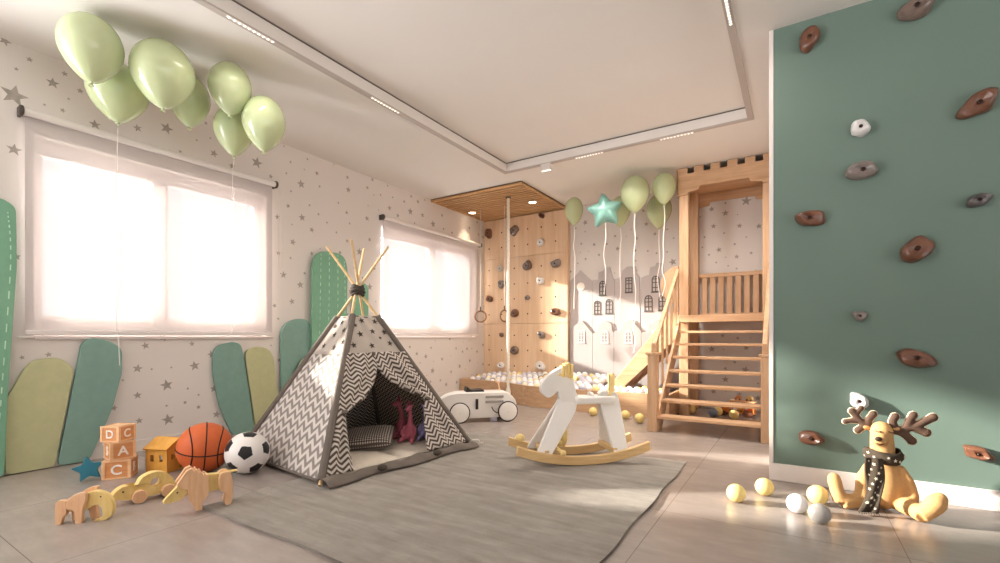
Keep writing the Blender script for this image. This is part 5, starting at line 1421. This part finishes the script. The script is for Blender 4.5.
for i in range(9):
    u = .5 + .5 * (i + .5) / 9; v = (.3, .65, .45)[i % 3]; p = Vector(wrap(u, v)); n = Vector((p.x + .003, p.y - .005, 0)).normalized(); du = Vector((-n.y, n.x, 0)); dv = Vector((0, 0, 1))
    Mx = Matrix(((du.x, dv.x, n.x, p.x), (du.y, dv.y, n.y, p.y), (du.z, dv.z, n.z, p.z), (0, 0, 0, 1)))
    mb.prism(star_poly(0, 0, (.0075, .01)[i % 2], i, .4), .0036, .0052, Mx)
mb.build('star_print', M['scarf_star'], sc)
mb = MB()
for i in range(9): 
    p = Vector(tail(i / 8, 1)); mb.tube([p, p + Vector((.002, -.016, -.004))], .0022, 5)
mb.build('fringe', M['scarf'], sc)
# ---------------------------------------------------------------- daylight, lamps, camera
def area(name, loc, rot, sx, sy, e, col=(1, 1, 1)):
    l = bpy.data.lights.new(name, 'AREA'); l.shape = 'RECTANGLE'; l.size = sx; l.size_y = sy; l.energy = e; l.color = col
    o = bpy.data.objects.new(name, l); COL.objects.link(o); o.location = loc; o.rotation_euler = rot; return o
SUN_DIR = Vector((1, .36, -.31))
l = bpy.data.lights.new('sun', 'SUN'); l.energy = SUN_E; l.angle = radians(2.0); l.color = (1, .92, .82)
o = bpy.data.objects.new('sun', l); COL.objects.link(o); o.rotation_euler = SUN_DIR.to_track_quat('-Z', 'Y').to_euler(); o.location = (-9, 0, 5)

w = bpy.data.worlds.new('daylight'); SC.world = w; w.use_nodes = True
nt = w.node_tree; b = nt.nodes['Background']; b.inputs[1].default_value = WORLD_E
GROUND_FILL, GROUND_DIM = (8.0, 8.0, 8.1), (1.6, 1.55, 1.5)
tc = nt.nodes.new('ShaderNodeTexCoord'); sx = nt.nodes.new('ShaderNodeSeparateXYZ'); nt.links.new(tc.outputs['Generated'], sx.inputs[0])
def mixc(out, lo, hi, a, b_):
    mr = nt.nodes.new('ShaderNodeMapRange'); mr.inputs[1].default_value = lo; mr.inputs[2].default_value = hi; nt.links.new(out, mr.inputs[0])
    mc = nt.nodes.new('ShaderNodeMix'); mc.data_type = 'RGBA'; nt.links.new(mr.outputs[0], mc.inputs[0])
    for i, c in ((6, a), (7, b_)):
        if isinstance(c, tuple): mc.inputs[i].default_value = (*c, 1)
        else: nt.links.new(c, mc.inputs[i])
    return mc.outputs[2]
ground = mixc(sx.outputs[0], -.3, .3, GROUND_FILL, GROUND_DIM)     # lower world half, brightened on the sun side as added bounce light
sky = mixc(sx.outputs[0], -.3, .3, (2.5, 2.53, 2.57), (.34, .35, .36))
nt.links.new(mixc(sx.outputs[2], -.10, .04, ground, sky), b.inputs[0])
# portals: they give off nothing, they only help sample the sky through the openings
def portal(y0, y1, z0, z1, x):
    o = area('window_portal', (x, (y0 + y1) / 2, (z0 + z1) / 2), (0, -pi / 2, 0), z1 - z0, y1 - y0, 1); o.data.cycles.is_portal = True
for wn in (WIN1, WIN2, REAR): portal(*wn, LX - .21)
o = area('window_portal', (RX + .21, .05, 1.4), (0, pi / 2, 0), 2.3, 5.1, 1); o.data.cycles.is_portal = True

cam = bpy.data.cameras.new('camera'); co = bpy.data.objects.new('camera', cam); COL.objects.link(co); SC.camera = co
cam.sensor_fit = 'HORIZONTAL'; cam.sensor_width = 36; cam.lens = 36 * 466.8 / 1000
cam.shift_x = 0; cam.shift_y = (337 - 281.5) / 1000
cam.clip_start = .05
co.location = (0, 0, .855); co.rotation_euler = (pi / 2, 0, radians(32.38))
vs = SC.view_settings
SC.display_settings.display_device = 'sRGB'
vs.view_transform = 'Standard'; vs.look = 'None'; vs.gamma = 1; vs.exposure = EXPO; vs.use_curve_mapping = False
SC.cycles.use_denoising = True
SC.cycles.max_bounces = 10; SC.cycles.diffuse_bounces = 6; SC.cycles.transparent_max_bounces = 12
SC.cycles.caustics_reflective = False; SC.cycles.caustics_refractive = False
SC.cycles.sample_clamp_indirect = 6
